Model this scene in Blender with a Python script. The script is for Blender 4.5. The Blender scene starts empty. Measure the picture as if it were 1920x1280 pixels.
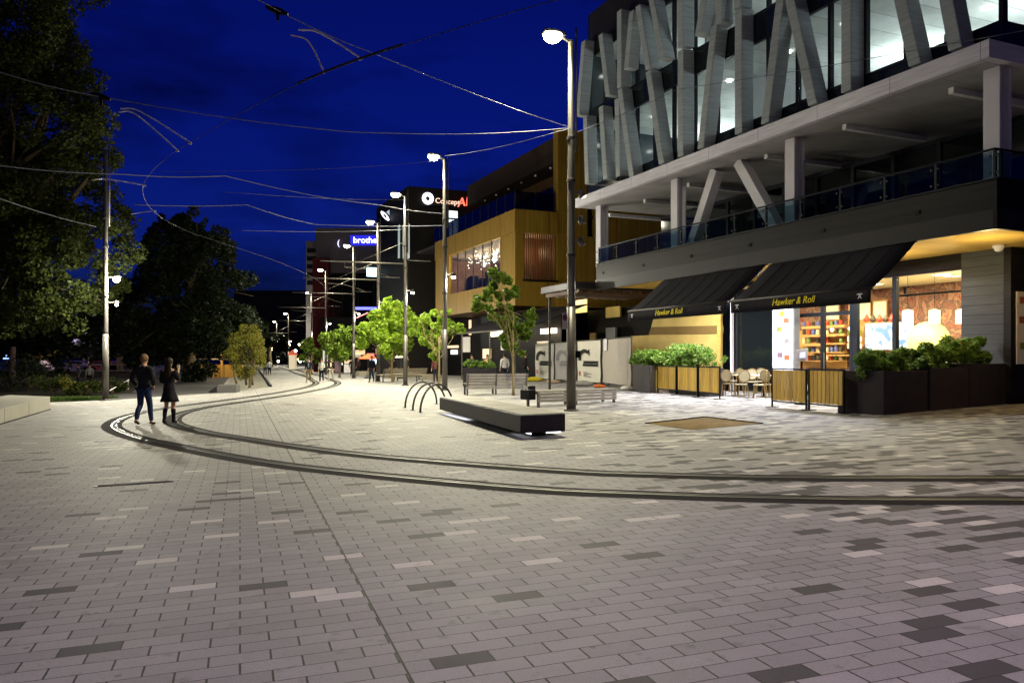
# tuning of the place's lights
SKYTINT = (.10, .40, 7.2, 1)
LAMPP, LAMPC = 9000, (1, .94, .66)
SIDEP, BACKP, OFFP, CAFP, SOFP, TERP, BARP = 1000, 6200, 360, 480, 110, 520, 1200
RIVERP = 4000
PAVX, JOINTX = 0.0, 0.3
import bpy, math, random
import numpy as np
from mathutils import Vector, Matrix
random.seed(7)
scene = bpy.context.scene
COL = scene.collection
PI = math.pi
R = math.radians
FPX, CX, HY, CAMH, TILT = 1493.0, 960.0, 668.0, 1.556, 0.0204

# ---------------------------------------------------------------- geometry of the place
def gz(X):                                   # the square falls gently towards the river
    return TILT * max(-26.0, min(26.0, X))
def at(px, py, Y):
    return Vector(((px - CX) / FPX * Y, Y, CAMH + (HY - py) / FPX * Y))
def G(px, py, dz=0.0):                       # where a sight line meets the ground
    t = (px - CX) / FPX; s = (py - HY) / FPX
    Y = 20.0
    for _ in range(30):
        Y = (CAMH - gz(t * Y) - dz) / max(s, 1e-4)
        Y = min(Y, 400)
    if abs(t * Y) < 26:
        Y = (CAMH - dz) / (s + TILT * t)
    X = t * Y
    return Vector((X, Y, gz(X) + dz))
def atZ(px, py, z):
    return at(px, py, (z - CAMH) * FPX / (HY - py))
AF = math.atan2(645, FPX)                    # the shop fronts run along u, v points into the block
CA, SA = math.cos(AF), math.sin(AF)
def Fp(v, u, z): return Vector((v * CA - u * SA, v * SA + u * CA, z))
def FV(px, py, v):
    t = (px - CX) / FPX
    Y = v / (t * CA + SA)
    return Y * (CA - t * SA), CAMH + (HY - py) / FPX * Y
def FU(px, py, u):                           # on the plane u = const: returns v, z
    t = (px - CX) / FPX
    Y = u / (CA - t * SA)
    return Y * (t * CA + SA), CAMH + (HY - py) / FPX * Y
def fgz(v, u): return gz(Fp(v, u, 0).x)
NV = Vector((CA, SA, 0)); DU = Vector((-SA, CA, 0)); UP = Vector((0, 0, 1))
AS = math.atan2(510, FPX)                    # the street
SD = Vector((-math.sin(AS), math.cos(AS), 0)); SN = Vector((math.cos(AS), math.sin(AS), 0))

# ---------------------------------------------------------------- materials
def new_mat(name):
    m = bpy.data.materials.new(name); m.use_nodes = True
    nt = m.node_tree
    return m, nt, nt.nodes['Principled BSDF'], nt.nodes['Material Output']
def mat(name, col, rough=0.6, metal=0.0, var=0.18, scale=6.0, bump=0.0, bscale=60.0, spec=0.12):
    m, nt, b, o = new_mat(name)
    N, L = nt.nodes, nt.links
    tc = N.new('ShaderNodeTexCoord')
    n = N.new('ShaderNodeTexNoise'); n.inputs['Scale'].default_value = scale; n.inputs['Detail'].default_value = 6
    L.new(tc.outputs['Object'], n.inputs['Vector'])
    mx = N.new('ShaderNodeMix'); mx.data_type = 'RGBA'
    mx.inputs[6].default_value = (*[c * (1 - var) for c in col], 1)
    mx.inputs[7].default_value = (*[min(1, c * (1 + var)) for c in col], 1)
    L.new(n.outputs['Fac'], mx.inputs[0]); L.new(mx.outputs[2], b.inputs['Base Color'])
    b.inputs['Roughness'].default_value = rough; b.inputs['Metallic'].default_value = metal
    b.inputs['Specular IOR Level'].default_value = spec
    if bump:
        n2 = N.new('ShaderNodeTexNoise'); n2.inputs['Scale'].default_value = bscale; n2.inputs['Detail'].default_value = 4
        L.new(tc.outputs['Object'], n2.inputs['Vector'])
        bp = N.new('ShaderNodeBump'); bp.inputs['Strength'].default_value = bump; bp.inputs['Distance'].default_value = 0.02
        L.new(n2.outputs['Fac'], bp.inputs['Height']); L.new(bp.outputs['Normal'], b.inputs['Normal'])
    return m
def emit(name, col, strength, base=(0.8, 0.8, 0.8)):
    m, nt, b, o = new_mat(name)
    b.inputs['Base Color'].default_value = (*base, 1)
    b.inputs['Emission Color'].default_value = (*col, 1); b.inputs['Emission Strength'].default_value = strength
    return m
def glass(name, tint, refl=0.12, rough=0.03, base_fac=0.05):
    m, nt, b, o = new_mat(name)
    N, L = nt.nodes, nt.links
    N.remove(b)
    t = N.new('ShaderNodeBsdfTransparent'); t.inputs['Color'].default_value = (*tint, 1)
    g = N.new('ShaderNodeBsdfGlossy'); g.inputs['Roughness'].default_value = rough; g.inputs['Color'].default_value = (.9, .95, 1, 1)
    lw = N.new('ShaderNodeLayerWeight'); lw.inputs['Blend'].default_value = refl
    ma = N.new('ShaderNodeMath'); ma.operation = 'MULTIPLY_ADD'; ma.inputs[1].default_value = 0.8; ma.inputs[2].default_value = base_fac
    L.new(lw.outputs['Fresnel'], ma.inputs[0])
    mx = N.new('ShaderNodeMixShader')
    L.new(ma.outputs[0], mx.inputs[0]); L.new(t.outputs[0], mx.inputs[1]); L.new(g.outputs[0], mx.inputs[2])
    L.new(mx.outputs[0], o.inputs['Surface'])
    return m
def math_node(nt, op, a, b=None, c=None):
    n = nt.nodes.new('ShaderNodeMath'); n.operation = op
    for i, x in enumerate((a, b, c)):
        if x is None: continue
        if isinstance(x, (int, float)): n.inputs[i].default_value = x
        else: nt.links.new(x, n.inputs[i])
    return n.outputs[0]
def boards(name, cols, width, axis, gap=0.03, rough=0.55, ang=AF, bump=0.5, grain=True):
    """planks: each a tint of its own, with a dark gap; axis 'h' = upright boards counted along the wall, 'z' = lying boards"""
    m, nt, b, o = new_mat(name)
    N, L = nt.nodes, nt.links
    geo = N.new('ShaderNodeNewGeometry')
    rot = N.new('ShaderNodeVectorRotate'); rot.rotation_type = 'Z_AXIS'; rot.inputs['Angle'].default_value = -ang
    L.new(geo.outputs['Position'], rot.inputs['Vector'])
    sp = N.new('ShaderNodeSeparateXYZ'); L.new(rot.outputs[0], sp.inputs[0])
    if axis == 'h': c = math_node(nt, 'ADD', sp.outputs['X'], sp.outputs['Y'])
    elif axis == 'z': c = sp.outputs['Z']
    else: c = sp.outputs['Y']
    c = math_node(nt, 'DIVIDE', c, width)
    fl = math_node(nt, 'FLOOR', c); fr = math_node(nt, 'FRACT', c)
    wn = N.new('ShaderNodeTexWhiteNoise'); wn.noise_dimensions = '1D'; L.new(fl, wn.inputs['W'])
    cr = N.new('ShaderNodeValToRGB')
    for i, k in enumerate(cols):
        e = cr.color_ramp.elements[i] if i < 2 else cr.color_ramp.elements.new(0.5)
        e.position = i / max(1, len(cols) - 1); e.color = (*k, 1)
    L.new(wn.outputs['Value'], cr.inputs[0])
    gp = math_node(nt, 'GREATER_THAN', fr, gap)
    mx = N.new('ShaderNodeMix'); mx.data_type = 'RGBA'
    mx.inputs[6].default_value = (*[k * 0.15 for k in cols[0]], 1)
    L.new(gp, mx.inputs[0])
    n = N.new('ShaderNodeTexNoise'); n.inputs['Scale'].default_value = 3.0; n.inputs['Detail'].default_value = 5
    mp = N.new('ShaderNodeMapping'); mp.inputs['Scale'].default_value = (3, 3, .25) if axis == 'h' else (.4, .4, 6)
    L.new(geo.outputs['Position'], mp.inputs['Vector']); L.new(mp.outputs[0], n.inputs['Vector'])
    hs = N.new('ShaderNodeHueSaturation')
    L.new(math_node(nt, 'MULTIPLY_ADD', n.outputs['Fac'], 0.8, 0.6), hs.inputs['Value'])
    L.new(cr.outputs[0], hs.inputs['Color']); L.new(hs.outputs[0], mx.inputs[7])
    L.new(mx.outputs[2], b.inputs['Base Color'])
    b.inputs['Roughness'].default_value = rough; b.inputs['Specular IOR Level'].default_value = 0.12
    bp = N.new('ShaderNodeBump'); bp.inputs['Strength'].default_value = bump; bp.inputs['Distance'].default_value = 0.02
    L.new(gp, bp.inputs['Height']); L.new(bp.outputs['Normal'], b.inputs['Normal'])
    return m
def leaf_mat(name, c0, c1, c2, trans=0.35):
    m, nt, b, o = new_mat(name)
    N, L = nt.nodes, nt.links
    geo = N.new('ShaderNodeNewGeometry')
    cr = N.new('ShaderNodeValToRGB')
    cr.color_ramp.elements[0].color = (*c0, 1); cr.color_ramp.elements[1].color = (*c2, 1)
    e = cr.color_ramp.elements.new(.5); e.color = (*c1, 1)
    L.new(geo.outputs['Random Per Island'], cr.inputs[0])
    L.new(cr.outputs[0], b.inputs['Base Color'])
    b.inputs['Roughness'].default_value = 0.5; b.inputs['Specular IOR Level'].default_value = 0.15 if c2[1] < .1 else .35
    t = N.new('ShaderNodeBsdfTranslucent'); L.new(cr.outputs[0], t.inputs['Color'])
    mx = N.new('ShaderNodeMixShader'); mx.inputs[0].default_value = trans
    L.new(b.outputs[0], mx.inputs[1]); L.new(t.outputs[0], mx.inputs[2]); L.new(mx.outputs[0], o.inputs['Surface'])
    return m

M = {}
M['steel'] = mat('pole_steel', (.115, .105, .095), .42, .55, .15, 3, .08)
M['steel_dark'] = mat('dark_steel', (.045, .042, .042), .45, .4)
M['black'] = mat('black_paint', (.006, .006, .007), .5, spec=.08)
M['charcoal'] = mat('charcoal_panel', (.026, .023, .027), .5, .2, .25, 2.5, .12, 40)
M['planter_side'] = mat('planter_steel', (.045, .038, .043), .5, .1, .35, 3, .1, 30)
M['white'] = mat('white_paint', (.64, .62, .68), .55, 0, .06, 2)
M['soffit'] = boards('pale_soffit', [(.40, .39, .40), (.42, .41, .42), (.44, .43, .44)], 1.2, 'u', .008, .7, bump=.2)
M['ceiling'] = boards('office_ceiling', [(.50, .51, .50), (.56, .57, .56), (.60, .61, .60)], .9, 'u', .02, .8, bump=.1)
M['grey'] = mat('grey_plaster', (.25, .25, .26), .8, 0, .1, 2)
M['fin'] = boards('fin_aluminium', [(.34, .37, .39), (.345, .375, .395), (.35, .38, .40)], 2.9, 'z', .003, .4, bump=.1)
M['fascia'] = boards('white_fascia', [(.66, .64, .72), (.68, .66, .74), (.70, .68, .76)], 2.4, 'u', .005, .5, bump=.2)
M['spandrel'] = mat('spandrel_glass', (.012, .017, .024), .12, 0, .2, 1, spec=.5)
M['frame'] = mat('window_frame', (.012, .014, .02), .4, .3)
M['darkglass'] = mat('dark_window', (.008, .010, .011), .08, 0, .1, 1, spec=.35)
M['glass'] = glass('clear_glass', (.93, .97, .96), .1, .02, .02)
M['rail_glass'] = glass('balustrade_glass', (.55, .66, .72), .12, .03, .03)
M['tint_glass'] = glass('tinted_glass', (.32, .36, .40), .2, .03, .10)
M['clad'] = boards('dark_weatherboard', [(.009, .0075, .0085), (.013, .011, .012), (.016, .0135, .015)], .24, 'z', .045, .45)
M['clad_grey'] = boards('grey_weatherboard', [(.05, .053, .06), (.06, .064, .072)], .27, 'z', .04, .45)
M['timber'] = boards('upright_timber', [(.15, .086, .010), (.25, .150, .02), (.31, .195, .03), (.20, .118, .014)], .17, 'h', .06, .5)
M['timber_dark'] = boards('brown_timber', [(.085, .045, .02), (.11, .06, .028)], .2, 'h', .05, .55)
M['plysoffit'] = boards('timber_soffit', [(.42, .27, .06), (.50, .33, .085), (.46, .30, .07)], .16, 'u', .04, .5, bump=.2)
M['ply'] = mat('plywood', (.46, .33, .10), .6, 0, .22, 1.6)
M['slat'] = boards('barrier_slats', [(.33, .18, .035), (.46, .28, .06), (.25, .13, .03), (.52, .34, .09)], .07, 'h', .12, .45)
M['roofing'] = mat('dark_roof', (.03, .02, .014), .7, 0, .2, 1)
M['gutter'] = mat('gutter_metal', (.026, .0245, .027), .45, .3, .15, 1.5)
M['canvas'] = mat('awning_canvas', (.011, .010, .015), .85, 0, .2, 8, .15, 250)
M['concrete'] = mat('pale_concrete', (.33, .31, .27), .8, 0, .16, 1.3, .15, 30)
M['benchwood'] = boards('bench_slats', [(.26, .24, .20), (.33, .30, .25), (.29, .27, .23)], .07, 'z', .15, .6)
M['rail'] = mat('polished_rail', (.12, .115, .11), .5, .9, .1, 3)
M['groove'] = mat('rail_groove', (.012, .011, .011), .7)
M['band'] = mat('track_band', (.024, .021, .021), .85, 0, .4, 14, .3, 80, .03)
M['sand'] = mat('bedding_sand', (.15, .10, .042), .95, 0, .75, 2.5, 1.0, 7)
M['asphalt'] = mat('asphalt', (.055, .052, .055), .75, 0, .2, 3, .2, 120)
M['soil'] = mat('garden_soil', (.02, .017, .013), .95, 0, .5, 3, .4, 20)
M['gravel'] = mat('grey_gravel', (.16, .15, .13), .9, 0, .4, 30, .5, 60)
M['bark'] = mat('bark', (.10, .075, .045), .85, 0, .4, 8, .6, 25)
M['bark_young'] = mat('young_bark', (.22, .17, .08), .8, 0, .3, 10, .3, 40)
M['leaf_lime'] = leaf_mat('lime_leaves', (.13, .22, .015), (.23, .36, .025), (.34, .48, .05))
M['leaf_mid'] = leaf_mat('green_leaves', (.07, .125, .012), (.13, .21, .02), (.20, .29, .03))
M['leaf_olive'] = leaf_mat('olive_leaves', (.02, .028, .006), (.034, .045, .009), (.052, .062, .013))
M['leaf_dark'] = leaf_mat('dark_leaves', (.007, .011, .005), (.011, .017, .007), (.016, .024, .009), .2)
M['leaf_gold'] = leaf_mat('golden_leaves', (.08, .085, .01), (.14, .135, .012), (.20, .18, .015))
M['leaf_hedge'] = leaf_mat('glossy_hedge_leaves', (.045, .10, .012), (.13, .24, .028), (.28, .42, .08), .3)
M['grass'] = leaf_mat('grass_blades', (.03, .07, .006), (.05, .10, .01), (.07, .13, .015))
M['bulb_warm'] = emit('warm_bulb', (1, .74, .38), 14)
M['bulb_white'] = emit('white_bulb', (1, .98, .92), 25)
M['lens'] = emit('lamp_lens', (1, .93, .62), 60)
M['led'] = emit('led_strip', (.9, .93, 1), 3.5)
M['skin'] = mat('skin', (.50, .29, .19), .55, 0, .06, 10)
M['wire'] = mat('overhead_wire', (.13, .13, .17), .5, .2)
M['arm_pale'] = mat('steady_arm_paint', (.5, .48, .52), .5)
M['wire_dark'] = mat('contact_wire', (.035, .035, .04), .6, .1)

# ---------------------------------------------------------------- mesh builder
ROOT = {}
class MB:
    def __init__(s): s.V = []; s.F = []; s.I = []
    def add(s, V, F, mi=0):
        n = len(s.V); s.V += [tuple(v) for v in V]; s.F += [tuple(i + n for i in f) for f in F]; s.I += [mi] * len(F); return s
    def hexa(s, P, mi=0):   # P: 4 bottom (ccw), 4 top
        return s.add(P, [(3, 2, 1, 0), (4, 5, 6, 7), (0, 1, 5, 4), (1, 2, 6, 5), (2, 3, 7, 6), (3, 0, 4, 7)], mi)
    def box(s, c, d, rz=0, mi=0):
        c = Vector(c); x, y, z = d[0] / 2, d[1] / 2, d[2] / 2; m = Matrix.Rotation(rz, 3, 'Z')
        P = [c + m @ Vector(p) for p in ((-x, -y, -z), (x, -y, -z), (x, y, -z), (-x, y, -z), (-x, -y, z), (x, -y, z), (x, y, z), (-x, y, z))]
        return s.hexa(P, mi)
    def boxF(s, v0, v1, u0, u1, z0, z1, mi=0):
        P = [Fp(v0, u0, z0), Fp(v1, u0, z0), Fp(v1, u1, z0), Fp(v0, u1, z0), Fp(v0, u0, z1), Fp(v1, u0, z1), Fp(v1, u1, z1), Fp(v0, u1, z1)]
        return s.hexa(P, mi)
    def prism(s, pts, ext, mi=0):
        ext = Vector(ext); n = len(pts)
        P = [Vector(p) for p in pts] + [Vector(p) + ext for p in pts]
        F = [tuple(range(n - 1, -1, -1)), tuple(range(n, 2 * n))] + [(i, (i + 1) % n, n + (i + 1) % n, n + i) for i in range(n)]
        return s.add(P, F, mi)
    def beam(s, p, q, w, t, side=None, mi=0):
        p, q = Vector(p), Vector(q); d = (q - p).normalized()
        a = Vector(side).normalized() if side is not None else (d.cross(UP) if abs(d.z) < .95 else Vector((1, 0, 0)))
        a = (a - d * a.dot(d)).normalized(); b = d.cross(a)
        a = a * w / 2; b = b * t / 2
        return s.hexa([p - a - b, p + a - b, p + a + b, p - a + b, q - a - b, q + a - b, q + a + b, q - a + b], mi)
    def tube(s, pts, r, n=8, mi=0):
        pts = [Vector(p) for p in pts]; k = len(pts)
        rr = r if isinstance(r, (list, tuple)) else [r] * k
        V = []; F = []; prev = None
        for i, p in enumerate(pts):
            d = (pts[min(i + 1, k - 1)] - pts[max(i - 1, 0)]).normalized()
            if prev is None: a = d.orthogonal().normalized()
            else:
                a = prev - d * prev.dot(d); a = a.normalized() if a.length > 1e-6 else d.orthogonal().normalized()
            prev = a; b = d.cross(a)
            for j in range(n):
                t = 2 * PI * j / n; V.append(p + (a * math.cos(t) + b * math.sin(t)) * rr[i])
        for i in range(k - 1):
            for j in range(n):
                F.append((i * n + j, i * n + (j + 1) % n, (i + 1) * n + (j + 1) % n, (i + 1) * n + j))
        F.append(tuple(range(n - 1, -1, -1))); F.append(tuple((k - 1) * n + j for j in range(n)))
        return s.add(V, F, mi)
    def lathe(s, c, prof, n=16, mi=0, sx=1, sy=1, a0=0):
        c = Vector(c); V = []; F = []
        for r, z in prof:
            for j in range(n):
                t = 2 * PI * j / n + a0; V.append(c + Vector((r * math.cos(t) * sx, r * math.sin(t) * sy, z)))
        for i in range(len(prof) - 1):
            for j in range(n):
                F.append((i * n + j, i * n + (j + 1) % n, (i + 1) * n + (j + 1) % n, (i + 1) * n + j))
        F.append(tuple(range(n - 1, -1, -1))); F.append(tuple((len(prof) - 1) * n + j for j in range(n)))
        return s.add(V, F, mi)
    def ball(s, c, r, n=12, m=8, mi=0):
        if isinstance(r, (int, float)): r = (r, r, r)
        return s.lathe(c, [(max(1e-4, math.sin(PI * i / m)), -math.cos(PI * i / m) * r[2]) for i in range(m + 1)], n, mi, r[0], r[1])
    def text(s, txt, o, right, up, size, depth=0.02, mi=0, align='LEFT', shear=0.0):
        cu = bpy.data.curves.new('lettering', 'FONT'); cu.body = txt; cu.size = size; cu.extrude = depth / 2
        cu.align_x = align; cu.shear = shear; cu.resolution_u = 3
        ob = bpy.data.objects.new('lettering', cu); COL.objects.link(ob)
        dg = bpy.context.evaluated_depsgraph_get(); dg.update()
        ev = ob.evaluated_get(dg); me = ev.to_mesh()
        right = Vector(right).normalized(); up = Vector(up).normalized(); nn = right.cross(up); o = Vector(o)
        V = [o + right * v.co.x + up * v.co.y + nn * v.co.z for v in me.vertices]
        s.add(V, [tuple(p.vertices) for p in me.polygons], mi)
        ev.to_mesh_clear(); bpy.data.objects.remove(ob); bpy.data.curves.remove(cu)
        return s
    def build(s, name, mats, parent=None, smooth=False, label=None, bevel=0):
        if not isinstance(mats, (list, tuple)): mats = [mats]
        V = np.array(s.V, dtype=float).reshape(-1, 3)
        loc = None
        if parent is not None: inv = ROOT[parent.name]
        else:
            lo, hi = V.min(0), V.max(0); loc = Vector(((lo[0] + hi[0]) / 2, (lo[1] + hi[1]) / 2, lo[2])); inv = Matrix.Translation(-loc)
        A = np.array(inv)
        V = V @ A[:3, :3].T + A[:3, 3]
        me = bpy.data.meshes.new(name)
        me.from_pydata(V.tolist(), [], s.F)
        for m in mats: me.materials.append(m)
        me.polygons.foreach_set('material_index', s.I)
        if smooth: me.polygons.foreach_set('use_smooth', [True] * len(s.F))
        me.update()
        o = bpy.data.objects.new(name, me); COL.objects.link(o)
        if parent is not None: o.parent = parent
        else: o.location = loc
        ROOT[o.name] = inv
        if label: o['label'] = label
        if bevel:
            b = o.modifiers.new('bevel', 'BEVEL'); b.width = bevel; b.segments = 2; b.limit_method = 'ANGLE'
        return o
def tag(o, label=None, cat=None, group=None, kind=None):
    if label: o['label'] = label
    if cat: o['category'] = cat
    if group: o['group'] = group
    if kind: o['kind'] = kind
    return o
def thing(name, label, cat, loc=(0, 0, 0), rz=0.0, group=None):
    o = bpy.data.objects.new(name, None); COL.objects.link(o); o.empty_display_size = .3
    o.location = loc; o.rotation_euler = (0, 0, rz)
    ROOT[o.name] = (Matrix.Translation(Vector(loc)) @ Matrix.Rotation(rz, 4, 'Z')).inverted()
    return tag(o, label, cat, group)
class Local(MB):                # shapes given in the thing's own frame
    def build(s, name, mats, parent, smooth=False, label=None, bevel=0):
        m = ROOT[parent.name].inverted()
        s.V = [tuple(m @ Vector(v)) for v in s.V]
        return MB.build(s, name, mats, parent, smooth, label, bevel)
KIDS = {}
def copy_tree(o, parent=None):
    c = o.copy(); COL.objects.link(c)
    if parent is not None: c.parent = parent
    for ch in [k for k in bpy.data.objects if k.parent == o]: copy_tree(ch, c)
    return c
def dup(root, loc, rz, label, group=None):
    c = copy_tree(root); c.location = loc; c.rotation_euler = (0, 0, rz); c['label'] = label
    if group: c['group'] = group
    ROOT[c.name] = (Matrix.Translation(Vector(loc)) @ Matrix.Rotation(rz, 4, 'Z')).inverted()
    return c
def lamp(name, kind, loc, power, col, parent=None, radius=.12, size=None, rot=None, spot=None, spread=False):
    d = bpy.data.lights.new(name, kind); d.energy = power; d.color = col
    if spread:                                # street optics: wide to the sides, less straight down, little upwards
        d.use_nodes = True; nt = d.node_tree; em = nt.nodes['Emission']
        tc = nt.nodes.new('ShaderNodeTexCoord'); sp = nt.nodes.new('ShaderNodeSeparateXYZ'); nt.links.new(tc.outputs['Normal'], sp.inputs[0])
        cr = nt.nodes.new('ShaderNodeValToRGB'); el = cr.color_ramp.elements
        el[0].position = 0.0; el[0].color = (.75,) * 3 + (1,); el[1].position = 1.0; el[1].color = (.05,) * 3 + (1,)
        for q, c in ((.12, 1.0), (.20, .85), (.27, .52), (.33, .28), (.40, .12), (.46, .07)):
            e = el.new(q); e.color = (c, c, c, 1)
        nt.links.new(math_node(nt, 'MULTIPLY_ADD', sp.outputs['Z'], .5, .5), cr.inputs[0])
        mr = nt.nodes.new('ShaderNodeMapRange'); mr.interpolation_type = 'SMOOTHSTEP'     # house-side shield
        mr.inputs['From Min'].default_value = -.05; mr.inputs['From Max'].default_value = .55; mr.inputs['To Min'].default_value = 1; mr.inputs['To Max'].default_value = .19
        nt.links.new(sp.outputs['X'], mr.inputs['Value'])
        nt.links.new(math_node(nt, 'MULTIPLY', cr.outputs[0], mr.outputs[0]), em.inputs['Strength'])
    if kind == 'AREA':
        d.shape = 'RECTANGLE'; d.size, d.size_y = size
    else: d.shadow_soft_size = radius
    if kind == 'SPOT': d.spot_size = spot[0]; d.spot_blend = spot[1]
    o = bpy.data.objects.new(name, d); COL.objects.link(o)
    l = Vector(loc)
    if parent is not None:
        o.parent = parent; l = ROOT[parent.name] @ l
    o.location = l
    if rot: o.rotation_euler = rot
    return o
def aim(o, frm, to):
    d = (Vector(to) - Vector(frm)).normalized(); o.rotation_euler = d.to_track_quat('-Z', 'Y').to_euler()

# ---------------------------------------------------------------- foliage
def leaves(blobs, n, size, seed=1, sub=0, subr=.4, aspect=.55, shell=.35):
    rng = np.random.default_rng(seed)
    bl = []
    for c, r in blobs:
        r = np.array(r if hasattr(r, '__len__') else (r, r, r), float); c = np.array(c, float)
        if sub:
            for _ in range(sub):
                d = rng.normal(size=3); d /= np.linalg.norm(d)
                k = rng.uniform(.55, 1.0); q = subr * rng.uniform(.6, 1.25)
                bl.append((c + d * r * k, r * q))
        else: bl.append((c, r))
    w = np.array([(r[0] * r[1] * r[2]) ** (2 / 3) for c, r in bl]); w /= w.sum()
    pick = rng.choice(len(bl), n, p=w)
    C = np.array([b[0] for b in bl])[pick]; RR = np.array([b[1] for b in bl])[pick]
    d = rng.normal(size=(n, 3)); d /= np.linalg.norm(d, axis=1)[:, None]
    rad = rng.uniform(shell, 1.0, n) ** .6
    P = C + d * RR * rad[:, None]
    a = rng.normal(size=(n, 3)); a[:, 2] *= .6; a /= np.linalg.norm(a, axis=1)[:, None]
    t = rng.normal(size=(n, 3)); b = np.cross(a, t); b /= np.linalg.norm(b, axis=1)[:, None]
    L = size * rng.uniform(.6, 1.35, n)[:, None]
    nn = np.cross(a, b)
    V = np.stack([P - a * L * .5, P + b * L * aspect * .5 + nn * L * .08, P + a * L * .5, P - b * L * aspect * .5 + nn * L * .08], 1).reshape(-1, 3)
    F = np.arange(4 * n).reshape(-1, 4)
    mb = MB(); mb.V = [tuple(x) for x in V]; mb.F = [tuple(x) for x in F.tolist()]; mb.I = [0] * n
    return mb
def limb(p, q, r0, r1, bend=.15, seed=0, k=5):
    rnd = random.Random(seed); p, q = Vector(p), Vector(q); L = (q - p).length
    off = Vector((rnd.uniform(-1, 1), rnd.uniform(-1, 1), rnd.uniform(-.3, .6))) * bend * L
    pts = []
    for i in range(k + 1):
        t = i / k; pts.append(p.lerp(q, t) + off * math.sin(PI * t))
    return pts, [r0 + (r1 - r0) * i / k for i in range(k + 1)]

# ---------------------------------------------------------------- smooth curve
def spline(pts, step=12):
    P = [Vector(p) for p in pts]; P = [P[0] * 2 - P[1]] + P + [P[-1] * 2 - P[-2]]; out = []
    for i in range(1, len(P) - 2):
        a, b, c, d = P[i - 1], P[i], P[i + 1], P[i + 2]
        for k in range(step):
            t = k / step
            out.append(.5 * ((2 * b) + (c - a) * t + (2 * a - 5 * b + 4 * c - d) * t * t + (3 * b - a - 3 * c + d) * t ** 3))
    out.append(P[-2]); return out
# ---------------------------------------------------------------- camera and sky
cam = bpy.data.cameras.new('camera'); cam.sensor_width = 36; cam.lens = FPX / 1920 * 36; cam.shift_y = (HY - 640) / 1920
cam.clip_start = .1; cam.clip_end = 3000
co = bpy.data.objects.new('camera', cam); COL.objects.link(co); co.location = (0, 0, CAMH); co.rotation_euler = (PI / 2, 0, 0)
scene.camera = co
w = bpy.data.worlds.new('World'); scene.world = w; w.use_nodes = True
nt = w.node_tree; N, L = nt.nodes, nt.links
bg = N['Background']; bg.inputs['Strength'].default_value = 0.1
sky = N.new('ShaderNodeTexSky'); sky.sky_type = 'NISHITA'; sky.sun_disc = False
sky.sun_elevation = R(-3); sky.sun_rotation = R(0); sky.altitude = 50
tc = N.new('ShaderNodeTexCoord')
nz = N.new('ShaderNodeTexNoise'); nz.inputs['Scale'].default_value = 2.6; nz.inputs['Detail'].default_value = 6; nz.inputs['Roughness'].default_value = .6
mp = N.new('ShaderNodeMapping'); mp.inputs['Scale'].default_value = (1, 1, 3.2)
L.new(tc.outputs['Generated'], mp.inputs['Vector']); L.new(mp.outputs[0], nz.inputs['Vector'])
cr = N.new('ShaderNodeValToRGB')          # thin dusk cloud low in the sky
cr.color_ramp.elements[0].position = .46; cr.color_ramp.elements[0].color = (1.0, 1.0, 1.0, 1)
cr.color_ramp.elements[1].position = .66; cr.color_ramp.elements[1].color = (.36, .38, .36, 1)
L.new(nz.outputs['Fac'], cr.inputs[0])
m1 = N.new('ShaderNodeMix'); m1.data_type = 'RGBA'; m1.blend_type = 'MULTIPLY'; m1.inputs[0].default_value = 1
m1.inputs[7].default_value = SKYTINT
L.new(sky.outputs[0], m1.inputs[6])
m2 = N.new('ShaderNodeMix'); m2.data_type = 'RGBA'; m2.blend_type = 'MULTIPLY'; m2.inputs[0].default_value = 1
L.new(m1.outputs[2], m2.inputs[6]); L.new(cr.outputs[0], m2.inputs[7])
L.new(m2.outputs[2], bg.inputs['Color'])
vs = scene.view_settings; vs.view_transform = 'Standard'; vs.look = 'None'; vs.exposure = 0; vs.gamma = 1
scene.cycles.use_denoising = True
scene.cycles.max_bounces = 6; scene.cycles.diffuse_bounces = 3; scene.cycles.glossy_bounces = 3
scene.cycles.transparent_max_bounces = 12; scene.cycles.sample_clamp_indirect = 6
scene.cycles.caustics_reflective = False; scene.cycles.caustics_refractive = False

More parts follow.
